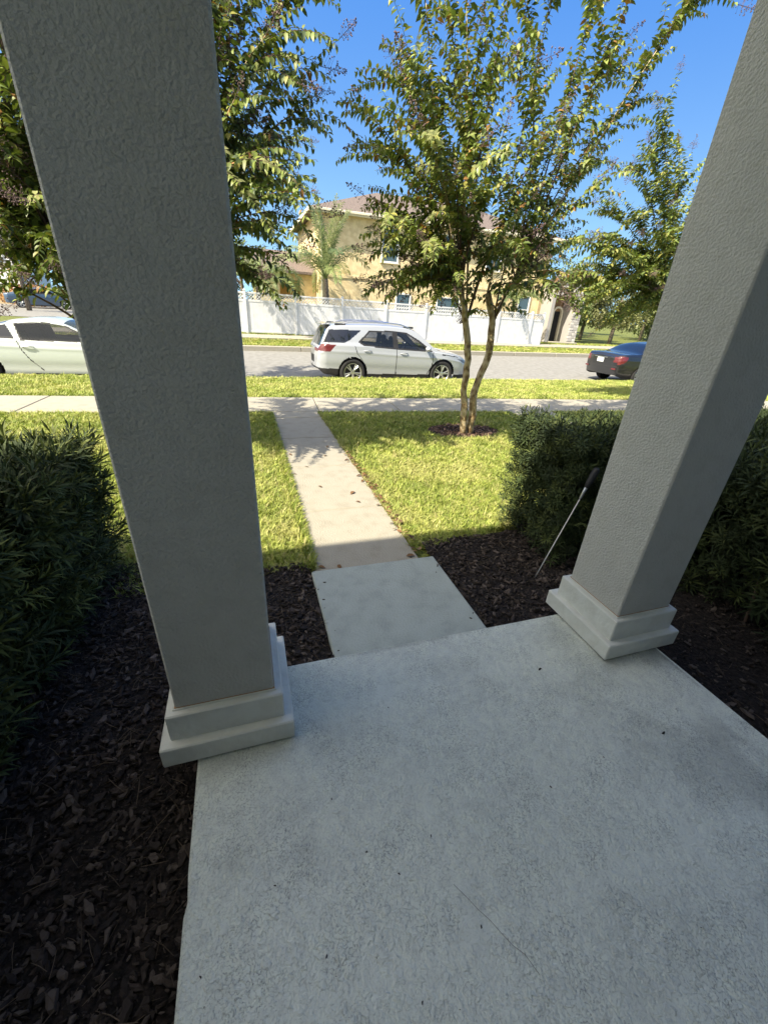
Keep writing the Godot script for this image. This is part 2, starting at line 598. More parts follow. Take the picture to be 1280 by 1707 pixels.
# ==================================================================== the porch and the house behind the camera
func make_porch() -> void:
	# slab: a plan with a chipped left edge
	var plan := PackedVector2Array([Vector2(-0.288, 1.40), Vector2(-0.290, -0.60), Vector2(-0.283, -0.632), Vector2(-0.288, -0.70), Vector2(-0.290, -1.40), Vector2(1.908, -1.40), Vector2(1.925, -0.50), Vector2(1.925, 1.40)])
	var flipped := PackedVector2Array()
	for p in plan:
		flipped.append(Vector2(p.x, -p.y))
	var st := new_st()
	st.set_color(Color(1, 1, 1))
	prism(st, flipped, -0.30, -0.006, Transform3D(Basis(Vector3.RIGHT, -PI / 2), Vector3.ZERO))
	var top := Geometry2D.offset_polygon(flipped, -0.006)[0]
	st.set_color(Color(1, 1, 1))
	prism(st, top, -0.006, -0.0005, Transform3D(Basis(Vector3.RIGHT, -PI / 2), Vector3.ZERO))
	var gn := FastNoiseLite.new()
	gn.seed = 77
	gn.frequency = 2.2
	gn.fractal_octaves = 5
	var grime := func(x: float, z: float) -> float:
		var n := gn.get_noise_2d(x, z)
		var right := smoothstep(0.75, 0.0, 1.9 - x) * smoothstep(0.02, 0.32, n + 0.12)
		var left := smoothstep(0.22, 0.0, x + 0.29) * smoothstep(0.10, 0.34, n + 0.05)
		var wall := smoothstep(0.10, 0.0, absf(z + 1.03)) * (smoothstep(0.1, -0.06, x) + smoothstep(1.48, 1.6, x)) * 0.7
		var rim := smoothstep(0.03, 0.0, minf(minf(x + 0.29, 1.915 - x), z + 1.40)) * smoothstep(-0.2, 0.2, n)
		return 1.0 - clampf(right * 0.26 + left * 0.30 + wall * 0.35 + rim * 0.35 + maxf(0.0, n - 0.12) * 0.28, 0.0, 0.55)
	st.set_smooth_group(0)
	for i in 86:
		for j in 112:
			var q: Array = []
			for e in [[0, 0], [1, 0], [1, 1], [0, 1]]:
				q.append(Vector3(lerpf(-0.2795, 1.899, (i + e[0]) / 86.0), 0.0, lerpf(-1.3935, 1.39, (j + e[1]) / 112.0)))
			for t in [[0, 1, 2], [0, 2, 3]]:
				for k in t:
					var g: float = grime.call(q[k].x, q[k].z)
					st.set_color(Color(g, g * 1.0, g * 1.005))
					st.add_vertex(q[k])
	var slab := struct("porch_slab", st, mats.slab, "pale grey textured concrete porch floor filling the foreground")
	st = new_st()
	var crack := [Vector3(0.448, 0, -0.459), Vector3(0.472, 0, -0.421), Vector3(0.490, 0, -0.389), Vector3(0.511, 0, -0.359), Vector3(0.526, 0, -0.329), Vector3(0.544, 0, -0.297), Vector3(0.565, 0, -0.273), Vector3(0.58, 0, -0.23)]
	for i in crack.size() - 1:
		var a: Vector3 = crack[i]
		var b: Vector3 = crack[i + 1]
		var n := (b - a).cross(Vector3.UP).normalized() * 0.0005
		quad(st, a - n + Vector3.UP * 0.0012, b - n + Vector3.UP * 0.0012, b + n + Vector3.UP * 0.0012, a + n + Vector3.UP * 0.0012, Vector3.UP)
	part("hairline_crack", st, mats.dark_bit, slab)

	st = new_st()
	box(st, Vector3(0.775, -0.235, -1.881), Vector3(0.925, 0.13, 0.956), 0.008)
	struct("entry_step", st, mats.pad_paint, "smooth grey concrete entry step between the porch floor and the front path")

	column(Vector3(-0.17, 0, -1.27), "tall square stucco column left of the front path, its back face in deep shade")
	column(Vector3(1.788, 0, -1.27), "tall square stucco column on the right, one face catching blue skylight")

	# the house that the porch belongs to: walls, recess, door, roof
	var h := thing("porch_house", "pale stucco house behind the porch that shades it", "house", Vector3(0, -0.22, 0))
	for w in [[Vector3(-4.45, 3.05, 0.43), Vector3(7.7, 6.1, 0.3)], [Vector3(6.25, 3.05, 0.43), Vector3(8.1, 6.1, 0.3)], [Vector3(-0.475, 1.75, 1.09), Vector3(0.25, 3.5, 1.02)], [Vector3(2.075, 1.75, 1.09), Vector3(0.25, 3.5, 1.02)], [Vector3(0.80, 4.87, 0.43), Vector3(2.8, 2.46, 0.3)], [Vector3(0.80, 1.75, 1.72), Vector3(2.8, 3.5, 0.2)]]:
		st = new_st()
		box(st, w[0], w[1], 0.0)
		part("wall", st, mats.house_siding, h)
	st = new_st()
	box(st, Vector3(0.80, 3.52, -0.22), Vector3(2.92, 0.10, 2.52), 0.01)
	part("porch_ceiling", st, mats.trim_paint, h)
	st = new_st()
	box(st, Vector3(0.80, 3.36, -1.31), Vector3(2.50, 0.24, 0.30), 0.01)
	part("porch_beam", st, mats.trim_paint, h)
	st = new_st()
	box(st, Vector3(0.80, 3.615, -0.19), Vector3(2.96, 0.10, 2.52), 0.0)
	part("porch_roof", st, mats.shingle, h)
	st = new_st()
	box(st, Vector3(1.0, 6.02, 3.4), Vector3(18.6, 0.14, 7.88), 0.0)
	part("roof", st, mats.shingle, h)
	st = new_st()
	box(st, Vector3(0.85, 1.30, 1.60), Vector3(0.92, 2.10, 0.06), 0.01)
	var door := part("door", st, mats.brown_wall, h)
	st = new_st()
	box(st, Vector3(1.22, 1.25, 1.55), Vector3(0.03, 0.10, 0.05), 0.01)
	part("door_handle", st, mats.chrome, door)


func column(at: Vector3, label: String) -> void:
	var c := thing("porch_column", label, "column", at)
	var st := new_st()
	# shaft with eased corners
	box(st, Vector3(0, 1.63, 0), Vector3(0.335, 2.88, 0.335), 0.006)
	part("shaft", st, mats.stucco, c)
	st = new_st()
	box(st, Vector3(0, 0.150, 0), Vector3(0.394, 0.128, 0.394), 0.005)
	box(st, Vector3(0, 0.2165, 0), Vector3(0.350, 0.006, 0.350), 0.002)
	part("upper_plinth", st, mats.trim_paint, c)
	st = new_st()
	box(st, Vector3(0, 0.0505, 0), Vector3(0.458, 0.091, 0.462), 0.005)
	part("lower_plinth", st, mats.trim_paint, c)
	st = new_st()
	box(st, Vector3(0, 0.2205, 0), Vector3(0.3385, 0.003, 0.3385), 0.0)
	part("caulk_joint", st, mats.brown_wall, c)
	# the dark joint under the plinth
	st = new_st()
	box(st, Vector3(0, 0.003, 0), Vector3(0.440, 0.006, 0.440), 0.0)
	part("base_joint", st, mats.dark_bit, c)


# ==================================================================== across the street
func fence_at(x: float) -> Vector3:
	return Vector3(x, lerpf(-0.06, -0.19, clampf(x / 18.0, 0, 1)), -23.2 - 0.045 * x)


func make_far_side() -> void:
	fence()
	far_house()
	palm(Vector3(4.45, -0.08, -24.2), 2.75, 3.1, 19, true, "feathery palm with a tall upright tuft, behind the fence above the SUV")
	palm(Vector3(0.95, -0.08, -24.2), 2.3, 2.9, 17, false, "pale feathery palm at the left end of the white fence")
	palm(Vector3(16.4, -0.08, -24.9), 2.4, 2.0, 13, false, "small palm behind the right end of the white fence near the stone porch")
	# far left: a side street with a pale house
	var st := new_st(true)
	for i in 8:
		var a := -29.2 - i * 4.0
		quad(st, Vector3(-26, -0.045, a), Vector3(-9.3 - i * 0.9, -0.045, a), Vector3(-10.2 - i * 0.9, -0.045, a - 4), Vector3(-26, -0.045, a - 4), Vector3.UP)
	struct("side_street", st, mats.asphalt, "pale side street in the distance beyond the silver coupe")
	var h := thing("distant_house", "distant white house with a tan lower wall beyond the side street", "house", Vector3(-19.6, -0.06, -47))
	st = new_st()
	box(st, Vector3(-1.2, 2.6, -3), Vector3(7.0, 5.2, 6), 0.0)
	part("wall", st, mats.white_paint, h)
	st = new_st()
	box(st, Vector3(-0.2, 0.55, 0.1), Vector3(5.0, 1.1, 0.24), 0.02)
	part("lower_wall", st, mats.tan_band, h)
	st = new_st()
	prism(st, PackedVector2Array([Vector2(-5.2, 5.2), Vector2(2.8, 5.2), Vector2(-1.2, 7.2)]), -6.4, 0.4)
	part("roof", st, mats.shingle, h)
	for x in [-2.8, 0.8]:
		var w := window(h, Vector3(x, 3.7, 0.0), Vector2(1.0, 1.3))
		w.set_meta("label", "far window")
	for e in [[Vector3(-16.2, -0.06, -44.0), 2.2, 1.7, "low orange-leaved shrub beside the distant white house", Color(0.42, 0.20, 0.05)], [Vector3(-13.0, -0.06, -47.0), 2.5, 1.6, "green shrub behind the distant parked car", Color(0.10, 0.14, 0.04)]]:
		bush("distant_shrub", e[0], e[1], e[2], e[3], e[4])


func fence() -> void:
	var f := thing("vinyl_fence", "long white vinyl privacy fence with a lattice top across the street", "fence", Vector3.ZERO)
	var xs: Array = [-2.19]
	for k in 8:
		xs.append(0.24 + 2.43 * k)
	xs.append(18.15)
	var post_st := new_st()
	box(post_st, Vector3(0, 0.96, 0), Vector3(0.127, 1.92, 0.127), 0.006)
	box(post_st, Vector3(0, 1.935, 0), Vector3(0.15, 0.03, 0.15), 0.006)
	var pm := finish(post_st)
	var cap := new_st()
	var b := 0.066
	for q in [[-1, -1, 1, -1], [1, -1, 1, 1], [1, 1, -1, 1], [-1, 1, -1, -1]]:
		tri(cap, Vector3(q[0] * b, 1.95, q[1] * b), Vector3(q[2] * b, 1.95, q[3] * b), Vector3(0, 2.0, 0), Vector3(q[0] + q[2], 1, q[1] + q[3]))
	var cm := finish(cap)
	var board := new_st()
	box(board, Vector3(0, 0.80, 0), Vector3(0.1515, 1.34, 0.022), 0.004)
	var bm := finish(board)
	for i in xs.size():
		var at := fence_at(xs[i])
		var p := put("post", pm, mats.vinyl, f)
		p.position = at
		put("post_cap", cm, mats.vinyl, p)
		if i == xs.size() - 1:
			break
		var to := fence_at(xs[i + 1])
		var d := to - at
		var L := Vector2(d.x, d.z).length()
		var bas := Basis(Vector3.UP, atan2(-d.z, d.x))
		var st := new_st()
		var panel := Node3D.new()
		named(panel, "fence_panel", f)
		for y in [0.11, 1.49, 1.83]:
			st = new_st()
			box(st, Vector3(L / 2, y, 0), Vector3(L - 0.127, 0.09 if y < 1.8 else 0.07, 0.05), 0.006)
			part("rail", st, mats.vinyl, panel)
		panel.transform = Transform3D(bas, at)
		var n := int(round((L - 0.13) / 0.1545))
		for k in n:
			var o := put("board", bm, mats.vinyl, panel)
			o.position = Vector3(0.065 + (L - 0.13) * (k + 0.5) / n, 0.0, rf(-0.0015, 0.0015))
		# the lattice between the two upper rails
		st = new_st()
		var lo := 1.535
		var hi := 1.795
		var step := 0.15
		var x := 0.07 - (hi - lo)
		while x < L - 0.07:
			for s in [1.0, -1.0]:
				var a0 := Vector2(x, lo if s > 0 else hi)
				var a1 := Vector2(x + hi - lo, hi if s > 0 else lo)
				var t0 := clampf((0.064 - a0.x) / (a1.x - a0.x), 0, 1)
				var t1 := clampf((L - 0.064 - a0.x) / (a1.x - a0.x), 0, 1)
				if t1 - t0 > 0.02:
					var b0 := a0.lerp(a1, t0)
					var b1 := a0.lerp(a1, t1)
					var mid := (b0 + b1) / 2
					box(st, Vector3(mid.x, mid.y, 0.006 * s), Vector3((b1 - b0).length(), 0.034, 0.010), 0.0, Basis(Vector3.BACK, (b1 - b0).angle()))
			x += step
		var la := part("lattice", st, mats.vinyl, panel)
		la.set_meta("kind", "stuff")


func window(parent: Node3D, at: Vector3, size: Vector2, rail := true) -> MeshInstance3D:
	var st := new_st()
	var w := size.x / 2
	var h := size.y / 2
	for s in [-1.0, 1.0]:
		box(st, Vector3(s * (w + 0.03), 0, 0.03), Vector3(0.07, size.y + 0.13, 0.09), 0.008)
		box(st, Vector3(0, s * (h + 0.03), 0.03), Vector3(size.x - 0.012, 0.07, 0.09), 0.008)
	if rail:
		box(st, Vector3(0, 0, 0.028), Vector3(size.x - 0.012, 0.05, 0.06), 0.006)
	var f := part("window", st, mats.white_paint, parent)
	f.position = at
	for s in [-1.0, 1.0]:
		st = new_st()
		box(st, Vector3(0, s * h * 0.5, 0.008), Vector3(size.x - 0.002, h - 0.012, 0.012), 0.0)
		part("pane", st, mats.window_glass, f)
	st = new_st()
	box(st, Vector3(0, -h - 0.09, 0.05), Vector3(size.x + 0.24, 0.05, 0.12), 0.01)
	part("sill", st, mats.cream_trim, f)
	return f


func hip_roof(st: SurfaceTool, x0: float, x1: float, z0: float, z1: float, y: float, rise: float) -> void:
	var d := (z1 - z0) / 2
	var zm := (z0 + z1) / 2
	var a := Vector3(x0, y, z1)
	var b := Vector3(x1, y, z1)
	var c := Vector3(x1, y, z0)
	var e := Vector3(x0, y, z0)
	var r := Vector3(x0 + d, y + rise, zm)
	var s := Vector3(x1 - d, y + rise, zm)
	quad(st, a, b, s, r, Vector3(0, 1, 1))
	quad(st, c, e, r, s, Vector3(0, 1, -1))
	tri(st, e, a, r, Vector3(-1, 1, 0))
	tri(st, b, c, s, Vector3(1, 1, 0))
	quad(st, a, b, c, e, Vector3.DOWN)


func far_house() -> void:
	var h := thing("yellow_house", "two-storey yellow stucco house with a stone entrance porch behind the white fence", "house", Vector3(0, -0.06, -26.5))
	var st := new_st()
	box(st, Vector3(12.0, 3.0, -4.5), Vector3(15.2, 6.0, 9.0), 0.0)
	part("wall", st, mats.yellow_wall, h)
	st = new_st()
	hip_roof(st, 3.85, 20.15, -9.6, 0.48, 6.06, 2.0)
	var roof := part("roof", st, mats.shingle, h)
	st = new_st()
	box(st, Vector3(12.0, 5.96, 0.50), Vector3(16.4, 0.19, 0.05), 0.01)
	box(st, Vector3(12.0, 5.99, 0.57), Vector3(16.4, 0.12, 0.09), 0.02)
	box(st, Vector3(3.82, 5.96, -4.5), Vector3(0.05, 0.19, 9.9), 0.01)
	part("gutter", st, mats.cream_trim, roof)
	st = new_st()
	box(st, Vector3(12.0, 5.925, 0.24), Vector3(16.2, 0.03, 0.46), 0.0)
	part("soffit", st, mats.cream_trim, roof)
	window(h, Vector3(8.55, 4.80, 0.0), Vector2(0.92, 1.65))
	window(h, Vector3(11.6, 4.80, 0.0), Vector2(1.5, 1.5))
	window(h, Vector3(15.4, 4.80, 0.0), Vector2(0.92, 1.5))
	window(h, Vector3(9.55, 1.60, 0.0), Vector2(0.85, 1.45))
	window(h, Vector3(12.6, 1.60, 0.0), Vector2(1.5, 1.4))
	window(h, Vector3(18.15, 1.95, 0.0), Vector2(0.80, 1.6))
	for x in [4.55, 19.30]:
		st = new_st()
		box(st, Vector3(x, 3.0, 0.06), Vector3(0.10, 5.9, 0.08), 0.012)
		part("downspout", st, mats.cream_trim if x < 10 else mats.tan_band, h)
	# a raised band between the storeys
	st = new_st()
	box(st, Vector3(12.0, 3.02, 0.02), Vector3(14.9, 0.16, 0.05), 0.01)
	part("band_course", st, mats.yellow_wall, h)
	# the low wing on the left, with an open patio
	st = new_st()
	box(st, Vector3(3.93, 1.5, -1.2), Vector3(0.9, 3.0, 0.3), 0.0)
	box(st, Vector3(1.55, 1.5, -1.2), Vector3(1.5, 3.0, 0.3), 0.0)
	box(st, Vector3(2.89, 0.85, -1.2), Vector3(1.19, 1.7, 0.28), 0.0)
	box(st, Vector3(2.89, 2.85, -1.2), Vector3(1.19, 0.3, 0.28), 0.0)
	var wing := part("low_wing", st, mats.yellow_wall, h)
	st = new_st()
	box(st, Vector3(2.89, 1.5, -2.2), Vector3(3.2, 3.0, 0.2), 0.0)
	part("patio_wall", st, mats.orange_wall, wing)
	st = new_st()
	prism(st, PackedVector2Array([Vector2(-0.6, 3.0), Vector2(-0.6, 3.12), Vector2(-4.4, 4.4), Vector2(-4.4, 3.0)]), 0.5, 4.4, Transform3D(Basis(Vector3(0, 0, 1), Vector3.UP, Vector3(1, 0, 0)), Vector3.ZERO))
	part("wing_roof", st, mats.shingle, wing)

	# entrance porch: a tan recess in a stone front with a gable
	var px := 20.85
	st = new_st()
	box(st, Vector3(19.72, 1.75, 0.55), Vector3(0.25, 3.5, 1.1), 0.0)
	box(st, Vector3(21.75, 1.75, 0.55), Vector3(0.72, 3.5, 1.1), 0.0)
	box(st, Vector3(20.62, 3.22, 0.55), Vector3(1.55, 0.56, 1.1), 0.0)
	prism(st, PackedVector2Array([Vector2(19.6, 3.5), Vector2(22.11, 3.5), Vector2(20.86, 4.25)]), 0.0, 1.1)
	var porch := part("stone_porch", st, mats.mortar, h)
	st = new_st()
	box(st, Vector3(20.62, 1.5, -0.06), Vector3(1.6, 3.0, 0.1), 0.0)
	box(st, Vector3(19.858, 1.5, 0.52), Vector3(0.022, 2.94, 1.02), 0.0)
	part("recess_wall", st, mats.brown_wall, porch)
	# an arched cream doorway on the right of the recess
	st = new_st()
	var arch := PackedVector2Array()
	for k in 13:
		var a := PI * k / 12.0
		arch.append(Vector2(0.42 * cos(a), 1.9 + 0.42 * sin(a)))
	arch.append(Vector2(-0.42, 0.1))
	arch.append(Vector2(-0.30, 0.1))
	for k in 13:
		var a := PI - PI * k / 12.0
		arch.append(Vector2(0.30 * cos(a), 1.9 + 0.30 * sin(a)))
	arch.append(Vector2(0.30, 0.1))
	arch.append(Vector2(0.42, 0.1))
	prism(st, arch, 0.0, 0.18, Transform3D(Basis.IDENTITY, Vector3(20.95, 0.0, 0.02)))
	part("door_arch", st, mats.cream_trim, porch)
	st = new_st()
	box(st, Vector3(20.95, 1.0, 0.03), Vector3(0.56, 2.0, 0.04), 0.01)
	part("door", st, mats.dark_void, porch)
	st = new_st()
	box(st, Vector3(20.9, 0.06, 1.35), Vector3(2.0, 0.16, 0.6), 0.02)
	part("porch_step", st, mats.concrete, porch)
	st = new_st()
	for s in [-1.0, 1.0]:
		box(st, Vector3(20.86 + s * 0.68, 3.90, 0.5), Vector3(1.62, 0.10, 1.5), 0.01, Basis(Vector3.BACK, -s * 0.54))
	part("gable_roof", st, mats.shingle, porch)
	# stones: courses of uneven blocks standing proud of the mortar
	var variants: Array = []
	for k in 4:
		st = new_st()
		box(st, Vector3.ZERO, Vector3(1, 1, 1), 0.10)
		variants.append(finish(st))
	var spans := [[21.40, 22.10, 0.0, 2.94], [19.62, 22.10, 2.94, 3.50]]
	for sp in spans:
		var y: float = sp[2]
		var row := 0
		while y < sp[3] - 0.05:
			var hh: float = minf(rf(0.13, 0.19), sp[3] - y)
			var x: float = sp[0]
			while x < sp[1] - 0.06:
				var ww: float = rf(0.22, 0.42)
				if x + ww > sp[1] - 0.08:
					ww = sp[1] - x
				var o := put("stone", variants[rng.randi() % 4], mats["stone%d" % (rng.randi() % 3)], porch)
				o.position = Vector3(x + ww / 2, y + hh / 2, 1.10 + rf(0.0, 0.03))
				o.scale = Vector3(ww - 0.014, hh - 0.014, 0.10)
				x += ww
			y += hh
			row += 1


func palm(at: Vector3, height: float, reach: float, n: int, upright: bool, label: String) -> void:
	var p := thing("palm_tree", label, "palm tree", at, "palms behind the white fence")
	var st := new_st(true)
	var pts: Array = []
	var rad: Array = []
	var lean := Vector3(rf(-0.03, 0.03), 0, rf(-0.03, 0.03))
	var rings := int(height / 0.11)
	for i in rings + 1:
		var t := float(i) / rings
		pts.append(Vector3(0, height * t, 0) + lean * height * t * t)
		rad.append(lerpf(0.17, 0.10, t) * (1.0 + (0.07 if i % 2 == 0 else -0.03)))
	tube(st, pts, rad, 9)
	part("trunk", st, mats.palm_trunk, p)
	var top: Vector3 = pts[-1]
	if upright:
		st = new_st(true)
		tube(st, [top, top + Vector3(0, 0.5, 0), top + Vector3(0.02, 1.1, 0), top + Vector3(0.03, 1.6, 0)], [0.10, 0.09, 0.06, 0.035], 8)
		part("crownshaft", st, mats.frond, p)
	for k in n:
		var az := TAU * k / n * 2.0 + rf(-0.25, 0.25)
		var el := rf(0.35, 1.15)
		var droop := rf(0.7, 1.15)
		var len := reach * rf(0.85, 1.1)
		if upright and k % 5 < 2:
			el = rf(1.36, 1.52)
			droop = rf(0.05, 0.35)
			len = reach * rf(1.0, 1.2)
		st = new_st(true)
		var dir := Vector3(cos(az), 0, sin(az))
		var rach: Array = []
		var rr: Array = []
		var pos := top
		var a := el
		for i in 13:
			rach.append(pos)
			rr.append(lerpf(0.026, 0.004, i / 12.0))
			a = el - droop * 1.9 * pow(i / 12.0, 1.5)
			pos += (dir * cos(a) + Vector3.UP * sin(a)) * len / 12.0
		tube(st, rach, rr, 4, false)
		st.set_smooth_group(FLAT)
		for i in range(34, 190):
			var t := i / 190.0 * 11.99
			var b := int(t)
			var q: Vector3 = rach[b].lerp(rach[b + 1], t - b)
			var tg: Vector3 = (rach[b + 1] - rach[b]).normalized()
			var side := tg.cross(Vector3.UP).normalized() if absf(tg.y) < 0.97 else Vector3(-dir.z, 0, dir.x)
			var up := side.cross(tg)
			var ang := rf(-0.6, 1.0) if i % 2 == 0 else rf(-0.6, 1.0) + 0.0
			var s := 1.0 if i % 2 == 0 else -1.0
			var ld := (side * s * cos(ang) + up * sin(ang) * 0.8 + tg * 0.75).normalized()
			var ll := 0.42 * (1.0 - 0.55 * absf(t / 12.0 - 0.45) * 2.0) * reach / 2.2
			var w := tg.cross(ld).normalized().cross(ld).normalized() * 0.020
			var mid := q + ld * ll * 0.55
			var tip := q + ld * ll * 0.95 + Vector3(0, -0.28 * ll, 0)
			tri(st, q, mid + w, mid - w, up)
			tri(st, mid + w, tip, mid - w, up)
		part("frond", st, mats.frond if k % 3 else mats.frond_dark, p)


func bush(called: String, at: Vector3, r: float, h: float, label: String, tone: Color) -> void:
	var b := thing(called, label, "shrub", at)
	var st := new_st(true)
	tube(st, [Vector3.ZERO, Vector3(0.05, h * 0.5, 0)], [0.06, 0.03], 5)
	part("stem", st, mats.twig, b)
	var places: Array = []
	var cols: Array = []
	for k in 1500:
		var d := Vector3(rf(-1, 1), rf(-1, 1), rf(-1, 1)).normalized() * pow(rf(0, 1), 0.4)
		places.append(Transform3D(Basis.from_euler(Vector3(rf(-2, 2), rf(-3, 3), rf(-2, 2))).scaled(Vector3.ONE * rf(0.14, 0.24)), Vector3(d.x * r, h * 0.5 + d.y * h * 0.5, d.z * r * 0.8)))
		cols.append(tone * rf(0.6, 1.3))
	scatter("foliage", leaf_mesh(), mats.far_leaf, places, cols, b)


# ==================================================================== vehicles
func curve(p: Array, x: float) -> float:      # a smooth line through (x, y) pairs
	if x <= p[0].x:
		return p[0].y
	for i in p.size() - 1:
		if x <= p[i + 1].x:
			var t: float = (x - p[i].x) / (p[i + 1].x - p[i].x)
			var d1: float = (p[i + 1].y - p[i].y) / (p[i + 1].x - p[i].x)
			var d0: float = d1 if i == 0 else (p[i].y - p[i - 1].y) / (p[i].x - p[i - 1].x)
			var d2: float = d1 if i + 2 >= p.size() else (p[i + 2].y - p[i + 1].y) / (p[i + 2].x - p[i + 1].x)
			var h: float = p[i + 1].x - p[i].x
			var m0 := 0.0 if d0 * d1 <= 0 else 2 * d0 * d1 / (d0 + d1)
			var m1 := 0.0 if d1 * d2 <= 0 else 2 * d1 * d2 / (d1 + d2)
			var t2 := t * t
			var t3 := t2 * t
			return p[i].y * (2 * t3 - 3 * t2 + 1) + h * m0 * (t3 - 2 * t2 + t) + p[i + 1].y * (3 * t2 - 2 * t3) + h * m1 * (t3 - t2)
	return p[-1].y


func in_poly(x: float, y: float, poly: PackedVector2Array) -> bool:
	return Geometry2D.is_point_in_polygon(Vector2(x, y), poly)


func near_line(x: float, y: float, line: Array, d: float) -> bool:
	for i in line.size() - 1:
		var a: Vector2 = line[i]
		var b: Vector2 = line[i + 1]
		var p := Vector2(x, y)
		if Geometry2D.get_closest_point_to_segment(p, a, b).distance_to(p) < d:
			return true
	return false


# A car is a skin over its profiles (x along the car from tail to nose, y up, z across); every cell of the skin goes to the part it belongs to.
func make_car(c: Node3D, s: Dictionary) -> void:
	var half: float = s.length / 2
	var xs: Array = []
	var x := -half
	while x < half:
		xs.append(x)
		var slope: float = absf(curve(s.top, x + 0.01) - curve(s.top, x)) / 0.01
		var endd: float = minf(x + half, half - x)
		x += minf(s.cell, s.cell / (0.35 + slope)) if endd > 0.25 else minf(s.cell * 0.5, s.cell / (0.35 + slope))
	xs.append(half)
	var ns: int = s.rows
	var ng := int(ns * 0.75)
	var nr := int(ns * 0.7)
	var total := ns + ng + nr
	var parts := {}
	var skin := func(sd: float, name: String) -> SurfaceTool:
		var key := name
		if name.begins_with("side:"):
			key = name.substr(5) + ("/near" if sd > 0 else "/far")
		if not parts.has(key):
			parts[key] = new_st(true)
		return parts[key]
	for sd in [1.0, -1.0]:
		var prev: Array = []
		var first: Array = []
		for i in xs.size():
			x = xs[i]
			var yt := curve(s.top, x)
			var yb := curve(s.bottom, x)
			var ys := minf(curve(s.shoulder, x), yt - 0.035)
			var w := curve(s.plan, x)
			var ye := yt - minf(0.07, (yt - ys) * 0.5)
			var lean := (ye - ys) * 0.36
			var ring: Array[Vector3] = []
			for j in ns + 1:
				var t := float(j) / ns
				var y := lerpf(yb, ys, t)
				var bulge := 1.0 - 0.085 * pow(absf(t - 0.62) / 0.62, 2.2)
				bulge -= 0.010 * exp(-pow((t - s.get("crease", 0.80)) / 0.05, 2.0)) * -1.0
				bulge -= 0.012 * exp(-pow((t - 0.30) / 0.12, 2.0))
				ring.append(Vector3(x, y, w * bulge))
			var w1: float = ring[ns].z
			for j in range(1, ng + 1):
				var t := float(j) / ng
				ring.append(Vector3(x, lerpf(ys, ye, t), w1 - lean * (t * 0.9 + 0.1 * t * t) - 0.018 * minf(t * 5.0, 1.0)))
			var w2: float = ring[ns + ng].z
			for j in range(1, nr + 1):
				var t := float(j) / nr
				ring.append(Vector3(x, ye + (yt - ye) * (1.0 - pow(1.0 - t, 2.6)), w2 * (1.0 - t)))
			for j in ring.size():
				ring[j].z *= sd
			if i > 0:
				for j in total:
					var a: Vector3 = prev[j]
					var b: Vector3 = ring[j]
					var d: Vector3 = prev[j + 1]
					var e: Vector3 = ring[j + 1]
					var m := (a + b + d + e) / 4
					var zone := "side" if j < ns else ("glass" if j < ns + ng else "top")
					var name: String = s.where.call(zone, m.x, m.y, absf(m.z), w2)
					if name == "":
						continue
					var out := Vector3(0, 1 if zone == "top" else 0, sd)
					if zone == "top":
						out.z = sd * 0.05
						out.x = -0.3 if m.x < -half * 0.8 else 0.0
					var st: SurfaceTool = skin.call(sd, name)
					quad(st, a, b, e, d, out)
			else:
				first = ring
			prev = ring
		# tail and nose: a gently bowed cap
		for cap in [[first, -1.0, "rear"], [prev, 1.0, "front"]]:
			var ring: Array = cap[0]
			var nc := 22
			for j in total:
				for k in nc:
					var q: Array = []
					for g in [[j, k], [j, k + 1], [j + 1, k + 1], [j + 1, k]]:
						var r: Vector3 = ring[g[0]]
						var f := 1.0 - float(g[1]) / nc
						q.append(Vector3(r.x + cap[1] * s.bow * (1.0 - f * f) , r.y, r.z * f))
					var m: Vector3 = (q[0] + q[2]) / 2
					var name: String = s.where.call(cap[2], m.x, m.y, absf(m.z), absf(ring[j].z))
					if name == "":
						continue
					quad(skin.call(sd, name), q[0], q[1], q[2], q[3], Vector3(cap[1], 0, 0))
	for key in parts:
		var name: String = key.split("/")[0]
		var o := part(name, parts[key], mats[s.mats.get(name, s.paint)], c)
		o.name = o.name
	# floor, wheel wells and seats
	var st := new_st()
	var wb: float = s.wheels[1] - s.wheels[0]
	box(st, Vector3((s.wheels[0] + s.wheels[1]) / 2, 0.34, 0), Vector3(wb - 2.0 * s.wheel_r - 0.10, 0.22, s.width - 0.14), 0.02)
	box(st, Vector3(0, 0.40, 0), Vector3(s.length - 0.4, 0.18, s.width - 0.62), 0.02)
	part("underbody", st, mats.black_trim, c)
	for k in s.seats.size():
		var e: Array = s.seats[k]
		for sd in [1.0, -1.0]:
			st = new_st()
			var z: float = sd * 0.37
			box(st, Vector3(e[0] + 0.22, 0.62, z), Vector3(0.50, 0.16, 0.50), 0.05)
			box(st, Vector3(e[0] - 0.10, 0.92, z), Vector3(0.15, 0.56, 0.48), 0.05, Basis(Vector3.BACK, 0.22))
			box(st, Vector3(e[0] - 0.19, e[1], z), Vector3(0.10, 0.19, 0.27), 0.04, Basis(Vector3.BACK, 0.15))
			part("seat", st, mats.seat_cloth, c)
	for wx in s.wheels:
		for sd in [1.0, -1.0]:
			wheel(c, Vector3(wx, s.wheel_r, sd * (s.width / 2 - 0.125)), s.wheel_r, s.rim_r, sd, s.spokes)


